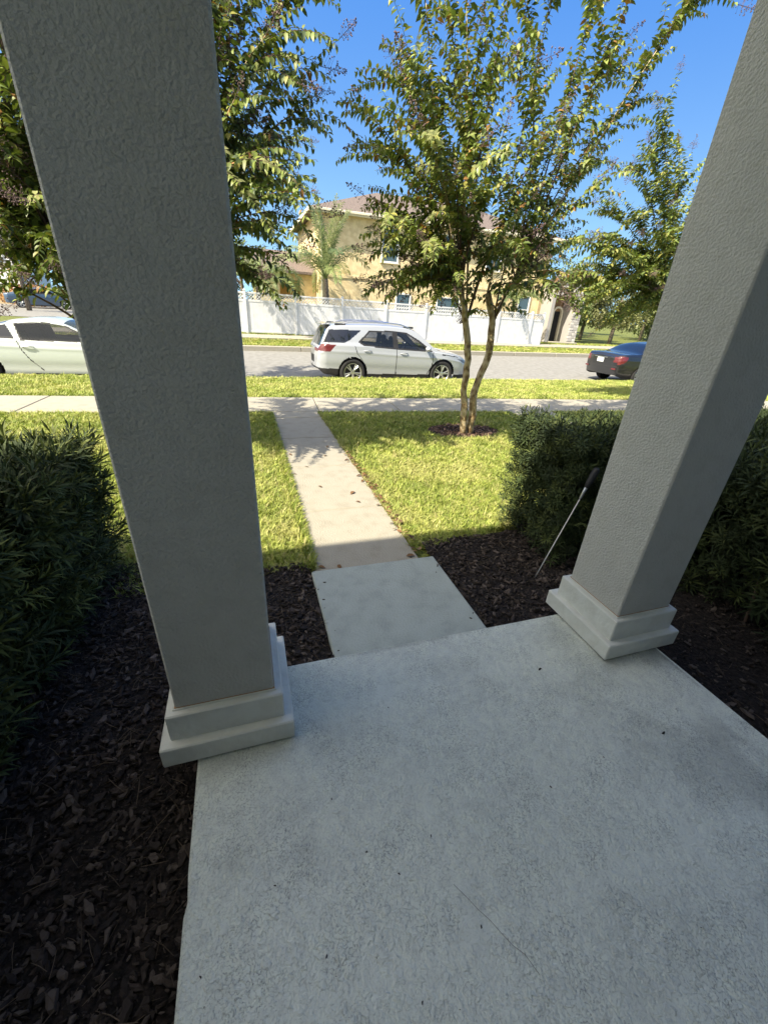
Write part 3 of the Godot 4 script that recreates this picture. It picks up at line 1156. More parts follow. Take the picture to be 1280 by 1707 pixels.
func wheel(c: Node3D, at: Vector3, r: float, rim: float, sd: float, spokes: int) -> void:
	var bas := Basis.IDENTITY if sd > 0 else Basis(Vector3.UP, PI)
	var st := new_st(true)
	lathe(st, [Vector2(rim, 0.085), Vector2(rim + 0.02, 0.105), Vector2(r - 0.045, 0.112), Vector2(r - 0.012, 0.095), Vector2(r, 0.06), Vector2(r, -0.06), Vector2(r - 0.015, -0.10), Vector2(rim, -0.10)], Vector3.ZERO, 36)
	var tyre := part("wheel", st, mats.rubber, c)
	tyre.transform = Transform3D(bas * Basis(Vector3.BACK, rf(0, 6)), at)
	st = new_st(true)
	lathe(st, [Vector2(rim - 0.03, -0.08), Vector2(rim - 0.022, 0.06), Vector2(rim - 0.008, 0.094), Vector2(rim + 0.006, 0.090)], Vector3.ZERO, 36)
	st.set_smooth_group(FLAT)
	for k in spokes:
		for w in [-0.17, 0.17]:
			var a := TAU * k / spokes
			var p0 := Vector3(cos(a + w * 0.4) * 0.045, sin(a + w * 0.4) * 0.045, 0.075)
			var p1 := Vector3(cos(a + w) * (rim - 0.016), sin(a + w) * (rim - 0.016), 0.078)
			var mid := (p0 + p1) / 2
			var d := p1 - p0
			box(st, mid, Vector3(d.length(), 0.034, 0.030), 0.006, Basis(Vector3.BACK, atan2(d.y, d.x)))
	lathe(st, [Vector2(0.062, 0.05), Vector2(0.058, 0.094), Vector2(0.0, 0.098)], Vector3.ZERO, 14)
	part("rim", st, mats.alloy, tyre)
	st = new_st(true)
	lathe(st, [Vector2(rim - 0.025, 0.0), Vector2(0.0, 0.004)], Vector3.ZERO, 24)
	part("brake_disc", st, mats.black_trim, tyre)


func handle(c: Node3D, at: Vector3, tilt := 0.0, m := "") -> void:
	for sd in [1.0, -1.0]:
		var st := new_st(true)
		tube(st, [Vector3(-0.11, -0.004, -0.01), Vector3(-0.09, 0, 0.03), Vector3(0, 0.004, 0.038), Vector3(0.09, 0, 0.03), Vector3(0.11, -0.004, -0.01)], [0.012, 0.014, 0.015, 0.014, 0.012], 6)
		var o := part("door_handle", st, mats[m], c)
		o.transform = Transform3D(Basis(Vector3.BACK, tilt) * Basis.from_scale(Vector3(1, 1, sd)), Vector3(at.x, at.y, at.z * sd))


func mirror(c: Node3D, at: Vector3, paint: String) -> void:
	for sd in [1.0, -1.0]:
		var st := new_st(true)
		var rows: Array = []
		for i in 7:
			var t := i / 6.0
			rows.append(Vector2(0.085 * sin(PI * clampf(t * 0.9 + 0.06, 0, 1)), -0.10 + 0.2 * t))
		lathe(st, rows, Vector3.ZERO, 14)
		var o := part("wing_mirror", st, mats[paint], c)
		o.transform = Transform3D(Basis.from_scale(Vector3(1.0, 0.85, 1.0)), Vector3(at.x, at.y, at.z * sd))
		st = new_st()
		box(st, Vector3(0, -0.05, -0.10), Vector3(0.06, 0.03, 0.12), 0.008)
		var b := part("mirror_stalk", st, mats.black_trim, o)
		b.scale.z = sd


func make_cars() -> void:
	suv()
	coupe()
	sedan()
	distant_car()


func suv() -> void:
	var c := thing("parked_suv", "pearl-white crossover SUV with roof rails parked at the kerb behind the two-stemmed tree", "car", Vector3(4.24, -0.545, -12.53), "cars parked along the near kerb")
	c.rotation.y = 0.0
	var P := func(a: Array) -> PackedVector2Array: return PackedVector2Array(a)
	var quarter: PackedVector2Array = P.call([Vector2(-2.2, 1.12), Vector2(-2.02, 1.44), Vector2(-1.13, 1.455), Vector2(-1.47, 1.20), Vector2(-1.62, 1.125)])
	var side_dlo: PackedVector2Array = P.call([Vector2(-1.24, 1.155), Vector2(-0.92, 1.45), Vector2(-0.2, 1.475), Vector2(0.2, 1.445), Vector2(0.60, 1.245), Vector2(1.02, 0.965), Vector2(-0.1, 1.0), Vector2(-1.08, 1.065)])
	var glass_rear: PackedVector2Array = P.call([Vector2(-1.16, 1.155), Vector2(-0.90, 1.415), Vector2(-0.24, 1.437), Vector2(-0.22, 1.045), Vector2(-1.03, 1.10)])
	var glass_front: PackedVector2Array = P.call([Vector2(-0.09, 1.437), Vector2(0.18, 1.41), Vector2(0.57, 1.21), Vector2(0.86, 1.005), Vector2(-0.07, 1.04)])
	var tail: PackedVector2Array = P.call([Vector2(-2.5, 0.97), Vector2(-2.20, 1.09), Vector2(-1.86, 1.075), Vector2(-2.02, 0.90), Vector2(-2.2, 0.895), Vector2(-2.5, 0.93)])
	var head: PackedVector2Array = P.call([Vector2(1.80, 0.80), Vector2(2.4, 0.70), Vector2(2.4, 0.60), Vector2(2.05, 0.68)])
	var front_door: PackedVector2Array = P.call([Vector2(-0.12, 1.5), Vector2(-0.11, 0.36), Vector2(0.86, 0.36), Vector2(1.0, 0.60), Vector2(1.03, 0.96), Vector2(0.9, 1.5)])
	var rear_door: PackedVector2Array = P.call([Vector2(-1.32, 1.5), Vector2(-1.32, 1.0), Vector2(-1.24, 0.83), Vector2(-0.95, 0.58), Vector2(-0.88, 0.36), Vector2(-0.12, 0.36), Vector2(-0.12, 1.5)])
	var seams := [[Vector2(-0.12, 1.02), Vector2(-0.11, 0.34)], [Vector2(1.02, 0.96), Vector2(1.0, 0.60), Vector2(0.87, 0.34)], [Vector2(-1.33, 1.04), Vector2(-1.27, 0.86), Vector2(-1.12, 0.70)], [Vector2(1.30, 0.90), Vector2(1.9, 0.84)]]
	var wheels := [-1.385, 1.345]
	var where := func(zone: String, x: float, y: float, z: float, _w: float) -> String:
		if zone == "rear":
			if y > 1.06: return "rear_glass"
			if y < 0.46: return "cladding"
			if y > 0.88 and y < 1.0 and z > 0.35: return "side:tail_light"
			if y > 0.55 and y < 0.75 and z < 0.28: return "cladding"
			return "body"
		if zone == "front":
			if y < 0.34: return "cladding"
			if y > 0.42 and y < 0.68 and z < 0.62: return "grille"
			return "body"
		if zone == "side":
			for wx in wheels:
				var d := Vector2(x - wx, y - 0.365).length()
				if d < 0.415: return ""
			if y < 0.335 or (x < -1.75 and y < 0.46): return "cladding"
			if in_poly(x, y, tail): return "side:tail_light"
			if in_poly(x, y, head): return "side:headlight"
			for sm in seams:
				if near_line(x, y, sm, 0.0105): return "cladding"
			if in_poly(x, y, front_door): return "side:front_door"
			if in_poly(x, y, rear_door): return "side:rear_door"
			return "body"
		if zone == "glass":
			if in_poly(x, y, tail): return "side:tail_light"
			if in_poly(x, y, quarter): return "side:quarter_glass"
			if in_poly(x, y, glass_rear): return "side:rear_window"
			if in_poly(x, y, glass_front): return "side:front_window"
			if in_poly(x, y, side_dlo): return "window_surround"
			if x > 1.25 and in_poly(x, y, head): return "side:headlight"
			return "body"
		if x < -1.98 and y < 1.53 and y > 1.03 and z < _w - 0.04: return "rear_glass"
		if x > 0.42 and x < 1.28 and z < _w - 0.045: return "windscreen"
		return "body"
	make_car(c, {
		"length": 4.65, "width": 1.84, "cell": 0.019, "rows": 38, "bow": 0.05, "paint": "paint_white",
		"top": [Vector2(-2.325, 0.97), Vector2(-2.29, 1.06), Vector2(-2.08, 1.50), Vector2(-1.99, 1.575), Vector2(-1.5, 1.615), Vector2(-0.5, 1.645), Vector2(0.1, 1.62), Vector2(0.45, 1.55), Vector2(1.25, 1.04), Vector2(1.6, 0.985), Vector2(2.05, 0.875), Vector2(2.25, 0.76), Vector2(2.325, 0.62)],
		"shoulder": [Vector2(-2.325, 0.93), Vector2(-2.1, 1.06), Vector2(-1.2, 1.05), Vector2(0.0, 0.995), Vector2(1.2, 0.945), Vector2(1.9, 0.83), Vector2(2.325, 0.56)],
		"bottom": [Vector2(-2.325, 0.42), Vector2(-2.15, 0.30), Vector2(-1.8, 0.27), Vector2(1.8, 0.22), Vector2(2.2, 0.22), Vector2(2.325, 0.27)],
		"plan": [Vector2(-2.325, 0.72), Vector2(-2.27, 0.80), Vector2(-2.1, 0.875), Vector2(-1.4, 0.92), Vector2(0.0, 0.915), Vector2(1.4, 0.915), Vector2(1.9, 0.85), Vector2(2.15, 0.74), Vector2(2.28, 0.62), Vector2(2.325, 0.54)],
		"wheels": wheels, "wheel_r": 0.362, "rim_r": 0.245, "spokes": 5, "seats": [[-0.98, 1.20], [0.06, 1.22]],
		"where": where,
		"mats": {"cladding": "black_trim", "window_surround": "black_trim", "grille": "black_trim", "quarter_glass": "car_glass_dark", "rear_glass": "car_glass_dark", "rear_window": "car_glass", "front_window": "car_glass", "windscreen": "car_glass", "tail_light": "tail_red", "headlight": "lamp_clear"},
	})
	handle(c, Vector3(-0.98, 0.945, 0.905), 0.05, "paint_white")
	handle(c, Vector3(0.10, 0.905, 0.905), 0.05, "paint_white")
	mirror(c, Vector3(0.80, 1.05, 1.0), "paint_white")
	for sd in [1.0, -1.0]:
		var st := new_st(true)
		var pts: Array = []
		var rad: Array = []
		for i in 15:
			var x := -1.72 + 2.05 * i / 14.0
			var lift := 0.055 * minf(1.0, minf(i, 14 - i) / 2.0)
			pts.append(Vector3(x, curve([Vector2(-2.0, 1.535), Vector2(-1.0, 1.60), Vector2(-0.4, 1.605), Vector2(0.4, 1.545)], x) + lift, sd * (0.57 + 0.03 * cos(x))))
			rad.append(0.019)
		tube(st, pts, rad, 7)
		part("roof_rail", st, mats.chrome, c)
		for x in [-1.70, 0.28]:
			st = new_st()
			box(st, Vector3(x, 1.57, sd * 0.59), Vector3(0.30, 0.05, 0.05), 0.012)
			part("rail_foot", st, mats.black_trim, c)
	# roof spoiler over the hatch glass, a bright strip along the belt, the wheel of the driver
	var st := new_st()
	box(st, Vector3(-2.08, 1.560, 0), Vector3(0.22, 0.035, 1.14), 0.012, Basis(Vector3.BACK, 0.10))
	part("spoiler", st, mats.paint_white, c)
	st = new_st(true)
	var ring: Array = []
	var rr: Array = []
	for k in 21:
		var a := TAU * k / 20
		ring.append(Vector3(0.52 + 0.07 * sin(a), 0.98 + 0.17 * sin(a), -0.37 + 0.18 * cos(a)))
		rr.append(0.015)
	tube(st, ring, rr, 6, false)
	part("steering_wheel", st, mats.black_trim, c)
	st = new_st()
	box(st, Vector3(0.95, 0.87, 0), Vector3(0.55, 0.16, 1.45), 0.06)
	part("dashboard", st, mats.seat_cloth, c)


func coupe() -> void:
	var c := thing("parked_coupe", "pale silver-green two-door coupe parked at the kerb at the left edge", "car", Vector3(-4.20, -0.53, -12.52), "cars parked along the near kerb")
	var quarter := PackedVector2Array([Vector2(-1.72, 0.985), Vector2(-1.30, 1.135), Vector2(-0.72, 1.235), Vector2(-0.60, 0.955)])
	var door_glass := PackedVector2Array([Vector2(-0.56, 1.245), Vector2(0.0, 1.285), Vector2(0.35, 1.23), Vector2(1.0, 0.93), Vector2(-0.46, 0.945)])
	var dlo := PackedVector2Array([Vector2(-0.58, 1.265), Vector2(0.0, 1.305), Vector2(0.40, 1.245), Vector2(1.08, 0.91), Vector2(-0.50, 0.925)])
	var door := PackedVector2Array([Vector2(-0.62, 1.3), Vector2(-0.56, 0.94), Vector2(-0.44, 0.62), Vector2(-0.22, 0.30), Vector2(0.92, 0.30), Vector2(1.05, 0.6), Vector2(1.05, 1.3)])
	var seam := [Vector2(-0.575, 0.94), Vector2(-0.50, 0.70), Vector2(-0.40, 0.52), Vector2(-0.22, 0.30)]
	var seam2 := [Vector2(1.06, 0.92), Vector2(1.05, 0.6), Vector2(0.92, 0.30)]
	var wheels := [-1.33, 1.33]
	var where := func(zone: String, x: float, y: float, z: float, w: float) -> String:
		if zone == "rear":
			if y > 0.62 and y < 0.78 and z > 0.3: return "side:tail_light"
			return "body" if y > 0.34 else "skirt"
		if zone == "front":
			return "body" if y > 0.5 or y < 0.3 else "grille"
		if zone == "side":
			for wx in wheels:
				if Vector2(x - wx, y - 0.325).length() < 0.375: return ""
			if y < 0.22: return "skirt"
			if near_line(x, y, seam, 0.0095) or near_line(x, y, seam2, 0.0095): return "skirt"
			if x > 1.85 and y > 0.55 and y < 0.70: return "side:headlight"
			if x < -2.0 and y > 0.66 and y < 0.80: return "side:tail_light"
			if in_poly(x, y, door): return "side:door"
			return "body"
		if zone == "glass":
			if in_poly(x, y, quarter): return "side:quarter_glass"
			if in_poly(x, y, door_glass): return "side:door_window"
			if in_poly(x, y, dlo): return "window_surround"
			return "body"
		if x > 0.35 and x < 1.15 and z < w - 0.05: return "windscreen"
		if x < -0.75 and x > -1.75 and z < w - 0.07: return "rear_glass"
		return "body"
	make_car(c, {
		"length": 4.46, "width": 1.75, "cell": 0.018, "rows": 38, "bow": 0.06, "paint": "paint_silver_green", "crease": 0.82,
		"top": [Vector2(-2.23, 0.86), Vector2(-2.1, 0.965), Vector2(-1.8, 1.02), Vector2(-1.2, 1.20), Vector2(-0.7, 1.325), Vector2(-0.15, 1.395), Vector2(0.25, 1.365), Vector2(1.15, 0.955), Vector2(1.6, 0.86), Vector2(2.0, 0.74), Vector2(2.23, 0.56)],
		"shoulder": [Vector2(-2.23, 0.80), Vector2(-1.9, 0.945), Vector2(-1.2, 0.945), Vector2(0.0, 0.90), Vector2(1.2, 0.875), Vector2(1.9, 0.72), Vector2(2.23, 0.50)],
		"bottom": [Vector2(-2.23, 0.32), Vector2(-1.9, 0.22), Vector2(-1.0, 0.175), Vector2(1.0, 0.165), Vector2(2.0, 0.17), Vector2(2.23, 0.22)],
		"plan": [Vector2(-2.23, 0.62), Vector2(-2.15, 0.74), Vector2(-1.9, 0.83), Vector2(-1.3, 0.875), Vector2(0.0, 0.865), Vector2(1.3, 0.865), Vector2(1.8, 0.80), Vector2(2.1, 0.66), Vector2(2.23, 0.50)],
		"wheels": wheels, "wheel_r": 0.322, "rim_r": 0.215, "spokes": 5, "seats": [[-0.25, 1.02], [-1.0, 0.98]],
		"where": where,
		"mats": {"skirt": "black_trim", "window_surround": "black_trim", "grille": "black_trim", "quarter_glass": "car_glass_dark", "rear_glass": "car_glass_dark", "door_window": "car_glass", "windscreen": "car_glass", "tail_light": "tail_red", "headlight": "lamp_clear"},
	})
	handle(c, Vector3(-0.38, 0.80, 0.862), 0.02, "chrome")
	mirror(c, Vector3(0.82, 0.98, 0.95), "paint_silver_green")


func sedan() -> void:
	var c := thing("parked_sedan", "dark sedan with red tail lamps and a white plate, parked on the right", "car", Vector3(15.0, -0.545, -12.70), "cars parked along the near kerb")
	c.rotation.y = -0.02
	var quarter := PackedVector2Array([Vector2(-1.55, 1.04), Vector2(-0.95, 1.32), Vector2(-0.9, 1.02)])
	var rear_g := PackedVector2Array([Vector2(-0.85, 1.34), Vector2(-0.15, 1.38), Vector2(-0.15, 0.99), Vector2(-0.8, 1.02)])
	var front_g := PackedVector2Array([Vector2(-0.07, 1.38), Vector2(0.25, 1.34), Vector2(0.95, 0.98), Vector2(-0.07, 0.98)])
	var dlo := PackedVector2Array([Vector2(-1.62, 1.02), Vector2(-0.95, 1.36), Vector2(-0.1, 1.405), Vector2(0.3, 1.36), Vector2(1.05, 0.95), Vector2(-0.8, 0.99)])
	var lamp := PackedVector2Array([Vector2(-2.6, 0.99), Vector2(-2.12, 0.97), Vector2(-2.2, 0.80), Vector2(-2.38, 0.70), Vector2(-2.6, 0.70)])
	var wheels := [-1.42, 1.42]
	var s1 := [Vector2(-0.11, 1.0), Vector2(-0.11, 0.3)]
	var s2 := [Vector2(-1.05, 0.98), Vector2(-0.98, 0.7), Vector2(-0.80, 0.3)]
	var s3 := [Vector2(-2.5, 0.55), Vector2(-1.9, 0.58)]
	var where := func(zone: String, x: float, y: float, z: float, w: float) -> String:
		if zone == "rear":
			if z > 0.58 and y > 0.76 and y < 0.95: return "side:tail_light"
			if z > 0.50 and y > 0.62 and y < 0.66: return "trim"
			if y < 0.34: return "trim"
			if absf(y - 0.62) < 0.008: return "trim"
			return "body"
		if zone == "front":
			return "body" if y > 0.62 or y < 0.3 else "grille"
		if zone == "side":
			for wx in wheels:
				if Vector2(x - wx, y - 0.335).length() < 0.385: return ""
			if y < 0.22: return "trim"
			if in_poly(x, y, lamp): return "side:tail_light"
			if near_line(x, y, s1, 0.016) or near_line(x, y, s2, 0.016) or near_line(x, y, s3, 0.015): return "trim"
			if x > 2.0 and y > 0.60 and y < 0.76: return "side:headlight"
			if x > -0.11 and x < 1.1 and y > 0.3: return "side:front_door"
			if x > -1.03 and x < -0.11 and y > 0.3: return "side:rear_door"
			return "body"
		if zone == "glass":
			if in_poly(x, y, lamp): return "side:tail_light"
			if in_poly(x, y, quarter): return "side:quarter_glass"
			if in_poly(x, y, rear_g): return "side:rear_window"
			if in_poly(x, y, front_g): return "side:front_window"
			if in_poly(x, y, dlo): return "window_surround"
			return "body"
		if x > 0.32 and x < 1.16 and z < w - 0.05: return "windscreen"
		if x < -0.90 and x > -1.72 and z < w - 0.06: return "rear_glass"
		return "body"
	make_car(c, {
		"length": 4.85, "width": 1.85, "cell": 0.030, "rows": 26, "bow": 0.10, "paint": "paint_dark",
		"top": [Vector2(-2.425, 0.97), Vector2(-2.36, 1.045), Vector2(-2.1, 1.07), Vector2(-1.72, 1.09), Vector2(-0.88, 1.40), Vector2(-0.3, 1.465), Vector2(0.25, 1.43), Vector2(1.15, 1.0), Vector2(1.6, 0.95), Vector2(2.2, 0.82), Vector2(2.425, 0.62)],
		"shoulder": [Vector2(-2.425, 0.92), Vector2(-2.2, 1.0), Vector2(-1.2, 1.01), Vector2(0.0, 0.97), Vector2(1.2, 0.93), Vector2(2.1, 0.78), Vector2(2.425, 0.56)],
		"bottom": [Vector2(-2.425, 0.34), Vector2(-2.1, 0.24), Vector2(-1.0, 0.19), Vector2(1.0, 0.18), Vector2(2.2, 0.20), Vector2(2.425, 0.26)],
		"plan": [Vector2(-2.425, 0.73), Vector2(-2.36, 0.82), Vector2(-2.15, 0.885), Vector2(-1.4, 0.92), Vector2(0.0, 0.92), Vector2(1.4, 0.92), Vector2(2.0, 0.85), Vector2(2.3, 0.68), Vector2(2.425, 0.54)],
		"wheels": wheels, "wheel_r": 0.335, "rim_r": 0.225, "spokes": 7, "seats": [[-1.0, 1.08], [0.02, 1.10]],
		"where": where,
		"mats": {"trim": "black_trim", "window_surround": "black_trim", "grille": "black_trim", "quarter_glass": "car_glass_dark", "rear_glass": "car_glass_dark", "rear_window": "car_glass_dark", "front_window": "car_glass_dark", "windscreen": "car_glass", "tail_light": "tail_red", "headlight": "lamp_clear"},
	})
	handle(c, Vector3(-0.92, 0.90, 0.91), 0.02, "chrome")
	handle(c, Vector3(0.05, 0.88, 0.91), 0.02, "chrome")
	mirror(c, Vector3(0.85, 1.03, 1.0), "paint_dark")
	var st := new_st()
	box(st, Vector3(-2.523, 0.80, 0), Vector3(0.012, 0.15, 0.31), 0.004)
	part("number_plate", st, mats.plate_white, c)
	st = new_st()
	box(st, Vector3(-2.522, 0.90, 0), Vector3(0.014, 0.022, 0.62), 0.004)
	part("chrome_strip", st, mats.chrome, c)
	for sd in [1.0, -1.0]:
		st = new_st()
		box(st, Vector3(-2.475, 0.545, sd * 0.66), Vector3(0.014, 0.05, 0.18), 0.004, Basis(Vector3.UP, sd * 0.12))
		part("reflector", st, mats.tail_red, c)


func distant_car() -> void:
	var c := thing("distant_car", "small dark blue car far off beside the side street, half hidden by leaves", "car", Vector3(-14.3, -0.06, -41.5))
	c.rotation.y = 0.25
	var glass := PackedVector2Array([Vector2(-1.5, 1.0), Vector2(-0.9, 1.32), Vector2(0.3, 1.32), Vector2(0.95, 0.97)])
	var wheels := [-1.35, 1.35]
	var where := func(zone: String, x: float, y: float, z: float, w: float) -> String:
		if zone == "side":
			for wx in wheels:
				if Vector2(x - wx, y - 0.33).length() < 0.38: return ""
			return "trim" if y < 0.24 else "body"
		if zone == "glass" and in_poly(x, y, glass): return "side:side_window"
		if zone == "top" and z < w - 0.06 and ((x > 0.32 and x < 1.16) or (x < -0.9 and x > -1.7)): return "windscreen"
		return "body"
	make_car(c, {
		"length": 4.5, "width": 1.8, "cell": 0.08, "rows": 12, "bow": 0.08, "paint": "paint_blue",
		"top": [Vector2(-2.25, 0.95), Vector2(-1.72, 1.07), Vector2(-0.88, 1.40), Vector2(0.25, 1.42), Vector2(1.15, 1.0), Vector2(2.0, 0.82), Vector2(2.25, 0.62)],
		"shoulder": [Vector2(-2.25, 0.90), Vector2(-1.2, 1.0), Vector2(1.2, 0.93), Vector2(2.25, 0.56)],
		"bottom": [Vector2(-2.25, 0.34), Vector2(-1.0, 0.19), Vector2(1.0, 0.18), Vector2(2.25, 0.26)],
		"plan": [Vector2(-2.25, 0.70), Vector2(-2.0, 0.86), Vector2(0.0, 0.90), Vector2(1.6, 0.86), Vector2(2.25, 0.54)],
		"wheels": wheels, "wheel_r": 0.33, "rim_r": 0.22, "spokes": 5, "seats": [],
		"where": where, "mats": {"trim": "black_trim", "side_window": "car_glass_dark", "windscreen": "car_glass_dark"},
	})


# ==================================================================== trees
func leaf_mesh() -> ArrayMesh:
	var st := new_st(true)
	var rows := [[0.0, 0.0, 0.0], [0.30, 0.23, 0.03], [0.66, 0.19, 0.015], [1.0, 0.0, -0.10]]
	for i in 3:
		var a: Array = rows[i]
		var b: Array = rows[i + 1]
		for s in [-1.0, 1.0]:
			var c0 := Vector3(0, a[2], a[0])
			var e0 := Vector3(s * a[1], a[2] + a[1] * 0.25, a[0])
			var c1 := Vector3(0, b[2], b[0])
			var e1 := Vector3(s * b[1], b[2] + b[1] * 0.25, b[0])
			if a[1] > 0:
				tri(st, c0, e0, e1 if b[1] > 0 else c1, Vector3.UP)
			if b[1] > 0:
				tri(st, c0, e1, c1, Vector3.UP)
	return finish(st)


func leaf_frame(axis: Vector3, roll: float, size: float, at: Vector3) -> Transform3D:
	var n := (Vector3.UP - axis * axis.y)
	n = n.normalized() if n.length() > 0.05 else Vector3.RIGHT
	n = n.rotated(axis, roll)
	return Transform3D(Basis(n.cross(axis).normalized() * size, n * size, axis * size), at)


func bez(a: Vector3, c: Vector3, b: Vector3, t: float) -> Vector3:
	return a.lerp(c, t).lerp(c.lerp(b, t), t)


func grow(t: Node3D, trunks: Array, tips: Array, o: Dictionary) -> void:
	var base := t.position
	var forks: Array = []
	for tr in trunks:
		var st := new_st(true)
		var pts: Array = []
		var rad: Array = []
		for i in tr[0].size() - 1:
			for k in 4:
				var u := k / 4.0
				pts.append(tr[0][i].lerp(tr[0][i + 1], u) - base + Vector3(rf(-0.012, 0.012), 0, rf(-0.012, 0.012)))
				rad.append(lerpf(tr[1][i], tr[1][i + 1], u) * rf(0.9, 1.12))
		pts.append(tr[0][-1] - base)
		rad.append(tr[1][-1])
		tube(st, pts, rad, 10)
		part("trunk", st, mats.bark, t)
		forks.append(tr[0][-1])
		if tr[0].size() > 3:
			forks.append(tr[0][-2])
	var places: Array = []
	var cols: Array = []
	var tones: Array = []
	var ends: Array = []
	for ti in tips.size():
		var tip: Vector3 = tips[ti]
		var best: Vector3 = forks[0]
		var bd := 1e9
		for f in forks:
			var d: float = Vector2(f.x - tip.x, f.z - tip.z).length() + rf(0, 0.35)
			if d < bd:
				bd = d
				best = f
		var L := (tip - best).length()
		var ctl := best.lerp(tip, 0.45) + Vector3(0, 0.22 * L, 0) + Vector3(rf(-1, 1), 0, rf(-1, 1)) * 0.07 * L
		var pts: Array = []
		var rad: Array = []
		for i in 11:
			pts.append(bez(best, ctl, tip, i / 10.0) - base)
			rad.append(lerpf(o.limb, 0.0035, pow(i / 10.0, 0.7)))
		var st := new_st(true)
		tube(st, pts, rad, 6)
		var limb := part("limb", st, mats.bark if ti % 3 == 0 else mats.twig, t)
		var tw := new_st(true)
		var shoots: Array = [[pts, 0.42]]
		for k in int(L * o.side):
			var u := rf(0.08, 0.97)
			var q := bez(best, ctl, tip, u) - base
			var tg := (bez(best, ctl, tip, minf(u + 0.05, 1.0)) - bez(best, ctl, tip, u - 0.05)).normalized()
			var wand: float = smoothstep(0.15, 0.5, u)
			var d := (tg * lerpf(0.45, 1.0, wand) + Vector3(rf(-1, 1), rf(-0.25, 0.9), rf(-1, 1)).normalized() * lerpf(0.95, 0.62, wand)).normalized()
			var sl: float = lerpf(rf(0.22, 0.5), rf(0.35, 0.8), wand) * o.get("shoot", 1.0)
			var sp: Array = [q]
			var sr: Array = [0.0035]
			var v := d
			for i in 7:
				v = (v + Vector3(0, -0.10 - 0.015 * i, 0)).normalized()
				q += v * sl / 7.0
				sp.append(q)
				sr.append(0.0032 - 0.0003 * i)
			if q.y + base.y < o.get("floor", 1.42):
				continue          # no shoot hangs below the browse line
			tube(tw, sp, sr, 3, false)
			shoots.append([sp, 0.06])
			if rf(0, 1) < 0.11:
				ends.append([q, v])
		part("twigs", tw, mats.twig, limb).set_meta("kind", "stuff")
		if rf(0, 1) < o.get("panicle", 0.5):
			ends.append([pts[-1], (pts[-1] - pts[-2]).normalized()])
		var limb_dark := rf(0.8, 1.15)
		for sh in shoots:
			var sp: Array = sh[0]
			var tot := 0.0
			for i in sp.size() - 1:
				tot += (sp[i + 1] - sp[i]).length()
			var n := int(tot / o.gap)
			for k in n:
				var u: float = float(k) / n
				if u < sh[1]:
					continue
				var f := u * (sp.size() - 1)
				var i := int(f)
				var q: Vector3 = sp[i].lerp(sp[i + 1], f - i)
				var tg: Vector3 = (sp[i + 1] - sp[i]).normalized()
				var side := tg.cross(Vector3.UP)
				side = side.normalized() if side.length() > 0.1 else Vector3(cos(ti), 0, sin(ti))
				side = side.rotated(tg, rf(-0.45, 0.45) + (0.0 if k % 4 < 2 else 0.9))
				var ax := (side * (1.0 if k % 2 == 0 else -1.0) * 0.85 + tg * rf(0.15, 0.45) + Vector3(0, -rf(0.10, 0.75), 0)).normalized()
				var sz: float = o.leaf * rf(0.8, 1.15) * (1.0 - 0.45 * u * u)
				places.append(leaf_frame(ax, rf(-0.7, 0.7), sz, q))
				var r := rf(0, 1)
				var tone := 0
				if r < 0.28: tone = 0
				elif r < 0.58: tone = 1
				elif r < 0.78: tone = 2
				elif r < 0.78 + o.get("yellow", 0.12): tone = 3
				elif r < 0.80 + o.get("yellow", 0.12) + 0.02: tone = 4
				else: tone = 5
				tones.append(tone)
				cols.append(LEAF_TONES[tone] * limb_dark * rf(0.8, 1.2))
	# seed heads
	var sm := seed_mesh()
	for e in ends:
		var p := put("seed_head", sm, mats.seed, t)
		var y: Vector3 = (e[1] + Vector3(0, 0.3, 0)).normalized()
		var x := y.cross(Vector3(0.3, 0.1, 1)).normalized()
		p.transform = Transform3D(Basis(x, y, x.cross(y)).scaled(Vector3.ONE * rf(0.7, 1.25)), e[0])
	# the leaves nearest the eye are pieces of their own
	var mesh := leaf_mesh()
	var order := range(places.size())
	var eye := Vector3(0, 1.5, 0) - base
	var many: int = o.get("single", 0)
	if many > 0:
		order.sort_custom(func(a, b): return places[a].origin.distance_squared_to(eye) < places[b].origin.distance_squared_to(eye))
	var rest: Array = []
	var rest_c: Array = []
	for k in order.size():
		var i: int = order[k]
		if k < many:
			var l := put("leaf", mesh, mats["leaf%d" % tones[i]], t)
			l.transform = places[i]
		else:
			rest.append(places[i])
			rest_c.append(cols[i])
	scatter("crown", mesh, mats.leaf, rest, rest_c, t)


func seed_mesh() -> ArrayMesh:
	var st := new_st(true)
	var b := Vector3.ZERO
	tube(st, [b, Vector3(0, 0.12, 0), Vector3(0.01, 0.24, 0)], [0.003, 0.0025, 0.0015], 3, false)
	for k in 46:
		var y := rf(0.02, 0.25)
		var r := (0.27 - y) * 0.42 * sqrt(rf(0.15, 1))
		var a := rf(0, TAU)
		var q := Vector3(cos(a) * r, y + r * 0.35, sin(a) * r)
		tube(st, [Vector3(0, y, 0), q], [0.0012, 0.0010], 3, false)
		var s := rf(0.0055, 0.0085)
		for sx in [-1.0, 1.0]:
			for sy in [-1.0, 1.0]:
				for sz in [-1.0, 1.0]:
					tri(st, q + Vector3(sx * s, 0, 0), q + Vector3(0, sy * s, 0), q + Vector3(0, 0, sz * s), Vector3(sx, sy, sz))
	return finish(st)


